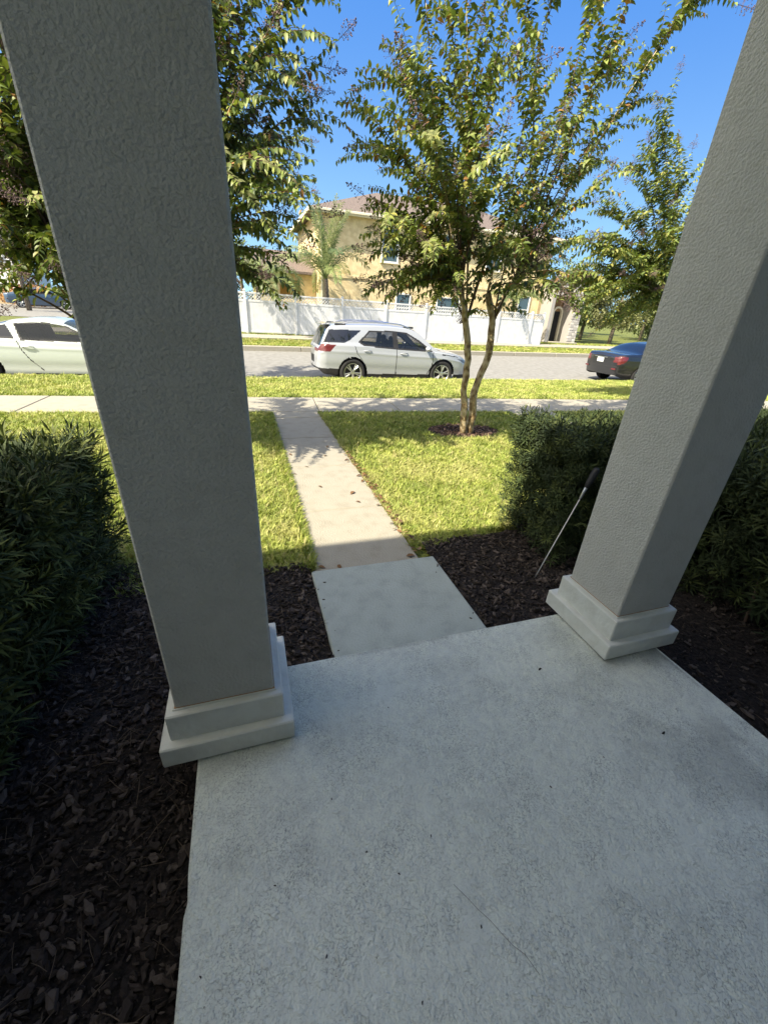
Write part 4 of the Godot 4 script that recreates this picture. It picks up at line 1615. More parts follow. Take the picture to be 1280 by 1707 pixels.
func far_tree(label: String, at: Vector3, h: float, r: float, low: float, tone: Color, n: int, size: float, group := "") -> void:
	var t := thing("broadleaf_tree", label, "tree", at, group)
	var st := new_st(true)
	tube(st, [Vector3.ZERO, Vector3(0.05, h * 0.3, 0), Vector3(0, h * 0.6, 0.1), Vector3(0.1, h * 0.85, 0)], [0.16, 0.13, 0.08, 0.02], 7)
	part("trunk", st, mats.palm_trunk, t)
	var places: Array = []
	var cols: Array = []
	var clumps := 26
	for c in clumps:
		var d := Vector3(rf(-1, 1), rf(-1, 1), rf(-1, 1)).normalized() * pow(rf(0.1, 1), 0.45)
		var cen := Vector3(d.x * r * 0.8, lerpf(low, h, 0.5 + d.y * 0.42), d.z * r * 0.8)
		st = new_st(true)
		if c % 3 == 0:
			tube(st, [Vector3(0, minf(cen.y * 0.7, h * 0.6), 0), cen * Vector3(0.5, 0.9, 0.5), cen], [0.05, 0.03, 0.01], 4, false)
			part("limb", st, mats.twig, t)
		var cr := r * rf(0.26, 0.46)
		var shade := rf(0.7, 1.3)
		for k in n / clumps:
			var e := Vector3(rf(-1, 1), rf(-1, 1), rf(-1, 1)).normalized() * pow(rf(0, 1), 0.5)
			places.append(Transform3D(Basis.from_euler(Vector3(rf(-1.2, 1.2), rf(-3.1, 3.1), rf(-1.0, 1.0))).scaled(Vector3.ONE * size * rf(0.7, 1.4)), cen + e * cr * Vector3(1, 0.75, 1)))
			cols.append(tone * shade * rf(0.7, 1.3))
	scatter("crown", leaf_mesh(), mats.far_leaf, places, cols, t)


func make_trees() -> void:
	var g := "crape myrtle trees in the front lawns"
	var t := thing("crape_myrtle", "two-stemmed crape myrtle on the lawn right of the front path", "tree", Vector3(3.24, -0.22, -5.57), g)
	grow(t, [
		[[Vector3(3.17, -0.24, -5.56), Vector3(3.06, 0.45, -5.54), Vector3(3.04, 0.90, -5.52), Vector3(2.94, 1.36, -5.54), Vector3(2.80, 1.78, -5.52)], [0.064, 0.045, 0.047, 0.041, 0.036]],
		[[Vector3(3.29, -0.24, -5.58), Vector3(3.27, 0.42, -5.60), Vector3(3.42, 0.98, -5.62), Vector3(3.38, 1.38, -5.58), Vector3(3.24, 1.76, -5.60)], [0.070, 0.051, 0.055, 0.049, 0.043]],
		[[Vector3(3.37, 1.42, -5.58), Vector3(3.55, 1.75, -5.66), Vector3(3.72, 1.95, -5.72)], [0.036, 0.028, 0.022]],
		[[Vector3(2.93, 1.38, -5.54), Vector3(2.78, 1.62, -5.40), Vector3(2.62, 1.80, -5.30)], [0.032, 0.025, 0.020]],
	], [Vector3(1.90, 4.06, -5.20), Vector3(2.48, 4.62, -6.20), Vector3(2.40, 3.86, -5.00), Vector3(2.43, 4.60, -5.60), Vector3(2.86, 4.43, -5.40), Vector3(3.50, 4.68, -6.10), Vector3(3.30, 4.64, -5.30), Vector3(4.26, 4.98, -5.90), Vector3(4.05, 4.58, -5.00), Vector3(5.09, 4.78, -5.30), Vector3(5.03, 4.50, -6.20), Vector3(4.75, 3.90, -5.50), Vector3(5.10, 3.60, -6.30), Vector3(4.01, 2.89, -4.90), Vector3(4.65, 2.52, -5.60), Vector3(4.05, 2.00, -5.00), Vector3(4.57, 2.40, -6.30), Vector3(1.77, 3.88, -5.80), Vector3(1.69, 3.32, -4.90), Vector3(1.44, 3.27, -5.40), Vector3(1.72, 3.28, -6.20), Vector3(1.40, 2.56, -5.30), Vector3(1.48, 2.33, -4.70), Vector3(1.52, 2.04, -5.20), Vector3(1.59, 1.81, -5.80), Vector3(1.74, 1.66, -5.00), Vector3(1.85, 2.13, -4.60), Vector3(3.05, 2.26, -4.70), Vector3(2.12, 2.66, -4.60), Vector3(2.52, 3.05, -4.50), Vector3(1.74, 2.95, -4.60), Vector3(3.23, 3.29, -4.70), Vector3(3.38, 1.82, -4.90), Vector3(2.17, 1.61, -5.00), Vector3(3.60, 2.50, -6.40), Vector3(2.40, 2.40, -6.50), Vector3(3.00, 3.30, -6.00), Vector3(2.70, 2.90, -5.60), Vector3(3.50, 2.90, -5.50), Vector3(2.35, 2.05, -5.10), Vector3(2.70, 2.30, -5.20), Vector3(3.60, 2.15, -5.20), Vector3(3.10, 2.50, -5.20), Vector3(4.20, 2.20, -5.70), Vector3(2.00, 2.30, -5.80), Vector3(2.10, 3.50, -5.40), Vector3(3.90, 3.50, -5.60), Vector3(1.51, 2.20, -5.00), Vector3(1.81, 1.75, -5.30), Vector3(1.96, 1.95, -5.00), Vector3(1.70, 2.50, -5.50), Vector3(2.40, 1.75, -4.90), Vector3(4.30, 1.85, -5.30), Vector3(3.90, 1.75, -5.90), Vector3(2.00, 2.75, -5.10)],
		{"limb": 0.015, "side": 7.0, "gap": 0.017, "leaf": 0.098, "yellow": 0.16, "single": 300, "panicle": 0.85})

	t = thing("crape_myrtle", "large dark-leaved crape myrtle behind the left porch column", "tree", Vector3(-1.32, -0.22, -5.28), g)
	grow(t, [
		[[Vector3(-1.30, -0.24, -5.28), Vector3(-1.36, 0.50, -5.30), Vector3(-1.48, 1.10, -5.33), Vector3(-1.56, 1.70, -5.33)], [0.062, 0.046, 0.042, 0.034]],
		[[Vector3(-1.20, -0.24, -5.33), Vector3(-1.05, 0.50, -5.33), Vector3(-0.75, 1.20, -5.28), Vector3(-0.45, 1.80, -5.23)], [0.062, 0.046, 0.042, 0.034]],
		[[Vector3(-1.25, -0.24, -5.20), Vector3(-1.10, 0.60, -5.18), Vector3(-1.00, 1.30, -5.13), Vector3(-0.90, 2.00, -5.08)], [0.055, 0.042, 0.036, 0.030]],
	], [Vector3(0.79, 3.18, -5.18), Vector3(0.61, 3.81, -4.98), Vector3(0.44, 4.36, -5.58), Vector3(0.74, 2.79, -5.48), Vector3(0.48, 2.37, -4.58), Vector3(0.16, 1.73, -4.78), Vector3(0.10, 2.89, -4.48), Vector3(0.14, 3.46, -4.58), Vector3(0.27, 2.29, -5.78), Vector3(0.15, 2.46, -4.38), Vector3(0.13, 4.20, -5.18), Vector3(-1.75, 2.92, -4.78), Vector3(-2.12, 2.30, -4.98), Vector3(-2.10, 1.65, -4.58), Vector3(-1.90, 1.36, -4.88), Vector3(-2.20, 1.50, -5.18), Vector3(-1.60, 2.47, -4.48), Vector3(-2.04, 3.36, -5.38), Vector3(-0.38, 4.37, -4.98), Vector3(-0.81, 3.77, -4.58), Vector3(-0.38, 3.71, -5.98), Vector3(-0.28, 1.96, -5.48), Vector3(-0.87, 2.33, -4.38), Vector3(0.63, 3.55, -5.58), Vector3(0.37, 3.33, -4.58), Vector3(0.15, 2.10, -4.98), Vector3(0.22, 3.00, -5.18), Vector3(0.33, 2.65, -4.98), Vector3(0.00, 3.60, -4.88), Vector3(0.07, 1.95, -5.28), Vector3(-0.10, 2.50, -4.88), Vector3(0.37, 3.90, -5.28), Vector3(-1.50, 3.20, -4.68), Vector3(-2.00, 2.70, -4.48), Vector3(-2.60, 3.40, -4.38), Vector3(-2.80, 4.20, -4.78), Vector3(-1.20, 4.60, -4.58), Vector3(-3.00, 2.80, -5.18), Vector3(-1.60, 5.20, -5.18), Vector3(-0.60, 5.20, -4.98), Vector3(-2.20, 4.80, -5.58), Vector3(-3.20, 3.60, -5.78), Vector3(-1.00, 4.00, -5.78), Vector3(-0.40, 3.00, -4.78), Vector3(0.07, 4.80, -4.98), Vector3(-1.30, 2.70, -4.98), Vector3(-2.10, 1.90, -4.78), Vector3(-2.40, 1.60, -4.88), Vector3(-1.80, 2.00, -4.68), Vector3(-1.00, 2.40, -4.78), Vector3(-1.50, 2.20, -4.58), Vector3(-0.60, 2.60, -4.58), Vector3(-1.90, 2.40, -4.78), Vector3(-1.20, 3.00, -4.38), Vector3(-2.20, 3.20, -4.78), Vector3(-0.90, 3.40, -4.78), Vector3(-1.70, 3.70, -4.68), Vector3(0.22, 2.10, -4.78), Vector3(0.33, 1.90, -4.98), Vector3(0.16, 1.65, -4.88), Vector3(0.37, 2.30, -5.18), Vector3(-2.60, 2.40, -4.58), Vector3(-1.60, 1.50, -4.58), Vector3(-1.30, 1.70, -4.48), Vector3(-1.00, 1.60, -4.68), Vector3(-0.80, 1.90, -4.48), Vector3(-1.40, 1.90, -4.88), Vector3(-0.60, 1.60, -4.98), Vector3(-1.70, 1.90, -4.48), Vector3(-1.10, 2.00, -4.38), Vector3(-0.30, 1.90, -5.08), Vector3(-0.90, 2.20, -5.08), Vector3(-2.5, 5.8, -5.6), Vector3(-1.8, 6.2, -5.3), Vector3(-1.0, 6.3, -5.8), Vector3(-0.3, 6.0, -5.5), Vector3(0.1, 5.6, -6.0), Vector3(-2.9, 5.2, -6.1), Vector3(-1.5, 5.6, -6.4), Vector3(-0.6, 5.5, -6.4), Vector3(-0.1, 5.0, -5.2), Vector3(-2.2, 6.4, -6.1), Vector3(-3.3, 4.6, -5.6), Vector3(-1.3, 5.2, -5.2), Vector3(-1.9, 5.0, -6.6), Vector3(-3.4, 4.2, -6.6), Vector3(-2.7, 3.8, -6.8), Vector3(-3.9, 4.8, -6.2), Vector3(-4.0, 3.6, -5.8)],
		{"limb": 0.015, "side": 7.5, "gap": 0.018, "leaf": 0.098, "yellow": 0.05, "single": 220, "panicle": 0.6})

	t = thing("crape_myrtle", "crape myrtle on the verge behind the large dark-leaved one", "tree", Vector3(-3.05, -0.30, -10.90), g)
	grow(t, [
		[[Vector3(-3.05, -0.32, -10.90), Vector3(-3.10, 0.50, -10.90), Vector3(-3.00, 1.30, -10.90), Vector3(-2.90, 2.00, -10.90)], [0.06, 0.05, 0.045, 0.035]],
		[[Vector3(-3.00, -0.32, -10.95), Vector3(-2.90, 0.50, -10.95), Vector3(-2.65, 1.30, -10.95), Vector3(-2.50, 2.00, -10.90)], [0.06, 0.05, 0.045, 0.035]],
	], [Vector3(-4.65, 4.15, -12.00), Vector3(-4.25, 5.61, -12.80), Vector3(-3.25, 6.34, -12.40), Vector3(-2.25, 6.10, -12.70), Vector3(-1.25, 5.37, -12.30), Vector3(-0.75, 4.39, -12.60), Vector3(-0.95, 3.54, -12.10), Vector3(-1.65, 3.17, -13.10), Vector3(-2.25, 4.39, -11.90), Vector3(-3.25, 3.90, -11.80), Vector3(-4.45, 3.17, -13.00), Vector3(-2.65, 4.88, -13.30), Vector3(-1.75, 4.39, -12.80), Vector3(-0.65, 5.12, -13.00), Vector3(-0.35, 4.03, -12.40), Vector3(0.20, 4.15, -12.85), Vector3(1.00, 4.76, -12.45), Vector3(1.60, 4.03, -12.25), Vector3(-0.40, 3.42, -13.05), Vector3(0.60, 5.61, -12.65), Vector3(1.90, 5.00, -12.75), Vector3(-4.00, 3.66, -13.05), Vector3(-3.20, 4.64, -13.25), Vector3(-2.20, 3.90, -13.35), Vector3(-1.40, 5.12, -13.05)],
		{"limb": 0.017, "side": 9.5, "gap": 0.024, "leaf": 0.125, "yellow": 0.08, "panicle": 0.4})

	t = thing("crape_myrtle", "yellowing crape myrtle beyond the hedge, partly behind the right column", "tree", Vector3(9.80, -0.22, -8.2), g)
	grow(t, [
		[[Vector3(9.80, -0.24, -8.2), Vector3(9.70, 0.6, -8.2), Vector3(9.55, 1.3, -8.2), Vector3(9.35, 1.9, -8.2)], [0.065, 0.05, 0.045, 0.035]],
		[[Vector3(9.90, -0.24, -8.2), Vector3(9.95, 0.6, -8.2), Vector3(10.05, 1.3, -8.2), Vector3(10.05, 1.9, -8.2)], [0.065, 0.05, 0.045, 0.035]],
	], [Vector3(7.55, 4.99, -8.0), Vector3(7.75, 4.6, -8.2), Vector3(8.66, 4.77, -8.4), Vector3(9.08, 3.97, -8.0), Vector3(6.51, 2.19, -8.2), Vector3(7.17, 3.64, -8.5), Vector3(6.38, 2.89, -8.0), Vector3(7.09, 2.71, -7.4), Vector3(7.60, 4.21, -8.2), Vector3(7.12, 2.12, -7.8), Vector3(8.87, 2.00, -8.0), Vector3(8.5, 1.55, -8.5), Vector3(10.05, 3.30, -8.6), Vector3(7.9, 1.45, -8.2), Vector3(9.29, 1.5, -7.6), Vector3(7.36, 2.62, -8.8), Vector3(8.0, 3.2, -7.6), Vector3(7.6, 3.5, -8.0), Vector3(7.2, 3.1, -8.2), Vector3(8.4, 3.6, -7.8), Vector3(7.9, 2.5, -7.7), Vector3(7.3, 1.9, -8.3), Vector3(7.9, 1.8, -7.9), Vector3(8.4, 2.4, -8.5), Vector3(7.0, 2.4, -8.5), Vector3(8.3, 2.9, -8.2), Vector3(7.6, 2.9, -8.4), Vector3(8.7, 3.2, -7.8), Vector3(7.7, 2.2, -8.6), Vector3(8.2, 1.7, -8.2), Vector3(8.9, 2.6, -8.0)],
		{"limb": 0.016, "side": 8.5, "gap": 0.022, "leaf": 0.12, "yellow": 0.24, "panicle": 0.5, "floor": 1.1})

	# farther trees
	far_tree("dense green tree on the far lawn right of the stone porch", Vector3(27.5, -0.06, -31.0), 5.4, 2.1, 0.8, Color(0.13, 0.155, 0.055), 5200, 0.20)
	far_tree("round olive tree behind the dark sedan, across the street", Vector3(27.0, -0.06, -27.2), 4.3, 2.3, 0.5, Color(0.15, 0.16, 0.06), 5200, 0.18)
	far_tree("tall yellow-green tree in the distance above the dark sedan", Vector3(38.5, -0.06, -35.0), 8.2, 3.6, 1.0, Color(0.15, 0.18, 0.05), 5200, 0.28)
	far_tree("slender young tree right beside the stone porch", Vector3(24.2, -0.06, -28.3), 4.4, 1.15, 0.2, Color(0.12, 0.165, 0.05), 2600, 0.16)
	far_tree("broad tree far off between the stone porch and the sedan", Vector3(41.0, -0.06, -48.0), 8.0, 4.6, 1.0, Color(0.12, 0.15, 0.06), 4200, 0.34)
	far_tree("large dense tree far off directly above the dark sedan", Vector3(33.5, -0.06, -41.0), 7.0, 3.6, 0.4, Color(0.13, 0.16, 0.05), 5200, 0.30)
	far_tree("low bushy tree right of the stone porch in front of taller trees", Vector3(29.5, -0.06, -36.5), 5.0, 2.6, 0.1, Color(0.14, 0.165, 0.055), 4200, 0.22)
	far_tree("wide low tree at the right end of the view beyond the sedan's roof", Vector3(43.5, -0.06, -38.0), 6.2, 4.2, 0.0, Color(0.13, 0.165, 0.055), 5200, 0.30)
	far_tree("bushy green tree behind the fence left of the yellow house", Vector3(0.2, -0.06, -32.0), 5.6, 2.3, 0.2, Color(0.13, 0.17, 0.06), 4200, 0.20)
	far_tree("brownish tree behind the silver coupe beside the side street", Vector3(-13.6, -0.06, -36.5), 5.8, 2.3, 2.2, Color(0.20, 0.17, 0.085), 4200, 0.20)
	far_tree("tall dark tree behind the left end of the white fence", Vector3(-2.6, -0.06, -34.0), 6.8, 3.2, 1.2, Color(0.10, 0.13, 0.05), 4200, 0.26)
	far_tree("broad tree behind the distant white house", Vector3(-27.0, -0.06, -62.0), 9.0, 5.0, 1.5, Color(0.11, 0.14, 0.06), 3600, 0.40)


# ==================================================================== hedges
func sprig_mesh(n: int, leaf: float, wide: float, stem: float) -> ArrayMesh:
	var st := new_st(true)
	tube(st, [Vector3.ZERO, Vector3(0, stem, 0)], [0.002, 0.001], 3, false)
	st.set_smooth_group(FLAT)
	for k in n:
		var t := (k + 0.5) / n
		var a := k * 2.4 + rf(-0.3, 0.3)
		var el := lerpf(0.15, 1.2, t * t) + rf(-0.2, 0.2)
		var d := Vector3(cos(a) * cos(el), sin(el), sin(a) * cos(el))
		var s := d.cross(Vector3.UP)
		s = s.normalized() if s.length() > 0.1 else Vector3.RIGHT
		var q := Vector3(0, stem * t, 0)
		var l := leaf * rf(0.75, 1.15)
		var m := q + d * l * 0.5 + Vector3(0, 0.004, 0)
		var e := q + d * l + Vector3(0, -0.12 * l, 0)
		var up := s.cross(d)
		tri(st, q, m + s * wide, m, up)
		tri(st, q, m, m - s * wide, up)
		tri(st, m, m + s * wide, e, up)
		tri(st, m, e, m - s * wide, up)
	return finish(st)


func hedge(label: String, boxes: Array, meshes: Array, per_m2: float, tones: Array, scale_: float, group: String) -> void:
	var first: AABB = boxes[0]
	var h := thing("hedge", label, "hedge", Vector3(first.get_center().x, -0.22, first.get_center().z), group)
	var org := h.position
	var nz := FastNoiseLite.new()
	nz.seed = 5
	nz.frequency = 1.6
	var lists: Array = [[], [], []]
	var cols: Array = [[], [], []]
	for b in boxes:
		var bb: AABB = b
		var s := bb.size
		var faces := [[Vector3.UP, s.x * s.z * 1.2], [Vector3.RIGHT, s.y * s.z], [Vector3.LEFT, s.y * s.z], [Vector3.BACK, s.x * s.y], [Vector3.FORWARD, s.x * s.y]]
		for f in faces:
			var nrm: Vector3 = f[0]
			for k in int(f[1] * per_m2):
				var p := Vector3(rf(0, 1), rf(0, 1), rf(0, 1))
				var depth := pow(rf(0, 1), 1.7) * 0.30
				for ax in 3:
					if nrm[ax] != 0.0:
						var dd := depth / s[ax]
						p[ax] = (1.0 - dd) if nrm[ax] > 0 else dd
				# the foot is thinner than the top
				if nrm != Vector3.UP and rf(0, 1) > 0.35 + p.y * 1.1:
					continue
				var q := bb.position + p * s
				var off := nz.get_noise_3dv(q * 2.0) * 0.13
				# rounded shoulders
				var c := bb.get_center()
				var rel := (q - c) / (s / 2)
				var rnd := maxf(0.0, rel.y - 0.72) * maxf(0.0, absf(rel.x) * 1.0 - 1.0 + 0.16 / s.x) + maxf(0.0, rel.y - 0.72) * maxf(0.0, absf(rel.z) - 0.8) * 0.8
				q += nrm * (off * 0.45 - 0.03) - Vector3(0, rnd * 0.4, 0)
				var axis := (nrm * rf(0.1, 0.75) + Vector3(rf(-0.6, 0.6), rf(0.2, 1.1), rf(-0.6, 0.6))).normalized()
				var x := axis.cross(Vector3(rf(-1, 1), 0.2, rf(-1, 1))).normalized()
				var i := rng.randi() % 3
				lists[i].append(Transform3D(Basis(x, axis, x.cross(axis)).scaled(Vector3.ONE * scale_ * rf(0.7, 1.3)), q - org))
				cols[i].append(tones[rng.randi() % tones.size()] * rf(0.75, 1.25))
		for k in int(s.x * 5.0):
			var st := new_st(true)
			var x: float = bb.position.x + s.x * rf(0.05, 0.95)
			var z: float = bb.get_center().z + rf(-0.1, 0.1)
			var a := Vector3(x, -0.24, z) - org
			tube(st, [a, a + Vector3(rf(-0.05, 0.05), s.y * 0.4, rf(-0.1, 0.1)), a + Vector3(rf(-0.15, 0.15), s.y * 0.85, rf(-0.2, 0.2))], [0.013, 0.010, 0.004], 5, false)
			part("stem", st, mats.twig, h)
	for i in 3:
		scatter("foliage", meshes[i], mats.needle, lists[i], cols[i], h)


func make_hedges() -> void:
	var short: Array = []
	var long: Array = []
	for k in 3:
		short.append(sprig_mesh(18, 0.055, 0.0042, 0.075))
		long.append(sprig_mesh(20, 0.090, 0.0052, 0.110))
	var g := "clipped narrow-leaved hedges around the porch"
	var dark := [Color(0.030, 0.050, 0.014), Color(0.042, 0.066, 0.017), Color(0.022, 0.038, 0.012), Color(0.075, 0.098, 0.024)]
	var lit := [Color(0.036, 0.056, 0.015), Color(0.052, 0.078, 0.019), Color(0.026, 0.042, 0.012), Color(0.120, 0.145, 0.034)]  # brighter light on the left hedges is put into these leaf tones
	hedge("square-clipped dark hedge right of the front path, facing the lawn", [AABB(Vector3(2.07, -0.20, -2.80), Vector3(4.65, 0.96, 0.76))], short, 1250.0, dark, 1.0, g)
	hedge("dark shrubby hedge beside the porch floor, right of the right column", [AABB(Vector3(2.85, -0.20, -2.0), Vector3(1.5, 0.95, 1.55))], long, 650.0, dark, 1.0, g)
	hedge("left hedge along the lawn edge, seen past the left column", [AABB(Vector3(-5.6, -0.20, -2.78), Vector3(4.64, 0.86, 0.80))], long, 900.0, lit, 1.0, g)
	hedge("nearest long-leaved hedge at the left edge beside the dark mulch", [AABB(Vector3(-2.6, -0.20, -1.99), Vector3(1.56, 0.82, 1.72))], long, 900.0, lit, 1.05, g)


# ==================================================================== lawn
func tuft_mesh(blades: int, h: float, w: float, spread: float) -> ArrayMesh:
	var st := new_st(true)
	for k in blades:
		var a := rf(0, TAU)
		var d := Vector3(cos(a), 0, sin(a))
		var s := Vector3(-sin(a), 0, cos(a)) * w * rf(0.7, 1.2)
		var q := Vector3(rf(-spread, spread), 0, rf(-spread, spread))
		var hh := h * rf(0.6, 1.2)
		var l := rf(0.25, 0.95)
		var m := q + Vector3(0, hh * 0.6, 0) + d * hh * l * 0.35
		var e := q + Vector3(0, hh * (1.0 - 0.25 * l), 0) + d * hh * l
		var up := (Vector3.UP - d * 0.6).normalized()
		tri(st, q - s, q + s, m + s * 0.8, up)
		tri(st, q - s, m + s * 0.8, m - s * 0.8, up)
		tri(st, m - s * 0.8, m + s * 0.8, e, up)
	return finish(st)


func ring_out(x: float, z: float) -> bool:
	return Vector2((x - 3.25) / 0.62, (z + 5.72) / 0.40).length() > 1.0


func front_lawn(x: float, z: float) -> bool:
	if z < walk_z(x) + 1.22:
		return false
	if x < 0.335:
		return z < -2.42 - 0.04 * sin(x * 9.0) and not (x < -0.9 and z > -2.85)
	if x > 1.135 and x < 2.15:
		return z < -2.52 - 0.16 * (x - 1.135) - 0.03 * sin(x * 13.0)
	if x >= 2.15:
		return z < -2.72 and ring_out(x, z) and not (x > 4.86 and x < 5.84)
	return false


func make_grass() -> void:
	var tufts: Array = []
	for k in 3:
		tufts.append(tuft_mesh(10, 0.072, 0.0036, 0.030))
	var wide: Array = []
	for k in 3:
		wide.append(tuft_mesh(13, 0.095, 0.0062, 0.06))
	var tones := [Color(0.31, 0.375, 0.070), Color(0.395, 0.455, 0.092), Color(0.225, 0.30, 0.052), Color(0.53, 0.50, 0.20), Color(0.45, 0.49, 0.11)]
	var nz := FastNoiseLite.new()
	nz.seed = 9
	nz.frequency = 0.9
	var fill := func(called: String, label: String, x0: float, x1: float, z0: float, z1: float, per: float, meshes: Array, ok: Callable, sc: float) -> void:
		var lists: Array = [[], [], []]
		var cols: Array = [[], [], []]
		for k in int((x1 - x0) * absf(z1 - z0) * per):
			var x := rf(x0, x1)
			var z := rf(minf(z0, z1), maxf(z0, z1))
			if not ok.call(x, z):
				continue
			var i := rng.randi() % 3
			var bas := Basis(Vector3.UP, rf(0, TAU)) * Basis(Vector3.RIGHT, rf(-0.2, 0.2))
			lists[i].append(Transform3D(bas.scaled(Vector3.ONE * sc * rf(0.7, 1.25)), Vector3(x, ground_y(x, z) - 0.004, z)))
			var dry := nz.get_noise_2d(x, z)
			var c: Color = tones[rng.randi() % 5]
			c = c.lerp(tones[3] if dry > 0 else tones[2], clampf(absf(dry) * 0.9, 0, 0.6))
			cols[i].append(c * rf(0.8, 1.2))
		for i in 3:
			scatter(called, meshes[i], mats.grass, lists[i], cols[i], self, label, "grass")
	fill.call("lawn_grass", "broad-bladed green lawn grass nearest the porch on both sides of the path", -1.2, 4.2, -2.4, -4.6, 2300.0, tufts, front_lawn, 0.85)
	fill.call("lawn_grass", "lawn grass reaching from the middle of the front path to the pavement", -4.6, 8.0, -4.6, -7.9, 1100.0, tufts, front_lawn, 1.0)
	fill.call("lawn_grass", "lawn grass behind the hedges at the sides of the front lawn", -5.6, -1.2, -2.8, -4.6, 500.0, tufts, front_lawn, 1.0)
	fill.call("lawn_grass", "lawn grass behind the square-clipped hedge on the right", 4.2, 8.0, -2.8, -4.6, 400.0, tufts, front_lawn, 1.0)
	fill.call("verge_grass", "strip of verge grass between the pavement and the street", -9.0, 15.0, -7.5, -11.28, 520.0, wide, func(x, z): return z < walk_z(x) - 0.01, 0.95)
	fill.call("far_grass", "bright grass strips beside the far pavement across the street", -12.0, 34.0, -19.0, -25.5, 110.0, wide, func(x, z): return z < curb_z(x) - 0.02 and absf(z - curb_z(x) + 2.1) > 0.52 and (x > 18.2 or z > fence_at(x).z + 0.1), 1.15)
	# shaggy blades that hang over the left edge of the path
	var lists: Array = []
	var cols: Array = []
	for k in 900:
		var z := rf(-7.0, -2.42)
		lists.append(Transform3D((Basis(Vector3.FORWARD, rf(0.25, 0.95)) * Basis(Vector3.UP, rf(-0.5, 0.5))).scaled(Vector3.ONE * rf(0.8, 1.35)), Vector3(0.325 + rf(-0.02, 0.015), -0.215, z)))
		cols.append(tones[rng.randi() % 5] * rf(0.7, 1.1))
	for k in 260:
		var z := rf(-7.0, -2.6)
		lists.append(Transform3D((Basis(Vector3.FORWARD, -rf(0.1, 0.6)) * Basis(Vector3.UP, rf(-0.5, 0.5))).scaled(Vector3.ONE * rf(0.5, 0.8)), Vector3(1.145 + rf(0.0, 0.02), -0.215, z)))
		cols.append(tones[3] * rf(0.5, 1.0))
	scatter("edge_grass", tufts[1], mats.grass, lists, cols, self, "ragged grass blades hanging over the edges of the front path", "grass")


# ==================================================================== mulch
func chip_mesh() -> ArrayMesh:
	var st := new_st()
	var a: Array[Vector3] = []
	var n := 7
	var skew := rf(-0.35, 0.35)
	for k in n:
		var t := TAU * (k + rf(-0.3, 0.3)) / n
		var x := cos(t) * 0.5 * rf(0.6, 1.15)
		a.append(Vector3(x, rf(-0.03, 0.03), sin(t) * 0.24 * rf(0.45, 1.3) + x * skew))
	var up := Vector3(rf(-0.1, 0.1), 0.13, 0)
	for k in n:
		var p := a[k]
		var q := a[(k + 1) % n]
		var p2 := p * 0.84 + up + Vector3(0, 0.05 * sin(k * 2.3), 0)
		var q2 := q * 0.84 + up + Vector3(0, 0.05 * sin((k + 1) % n * 2.3), 0)
		quad(st, p, q, q2, p2, (p + q) / 2 + Vector3.UP * 0.05)
		tri(st, p2, q2, up * 1.1, Vector3.UP)
	return finish(st)


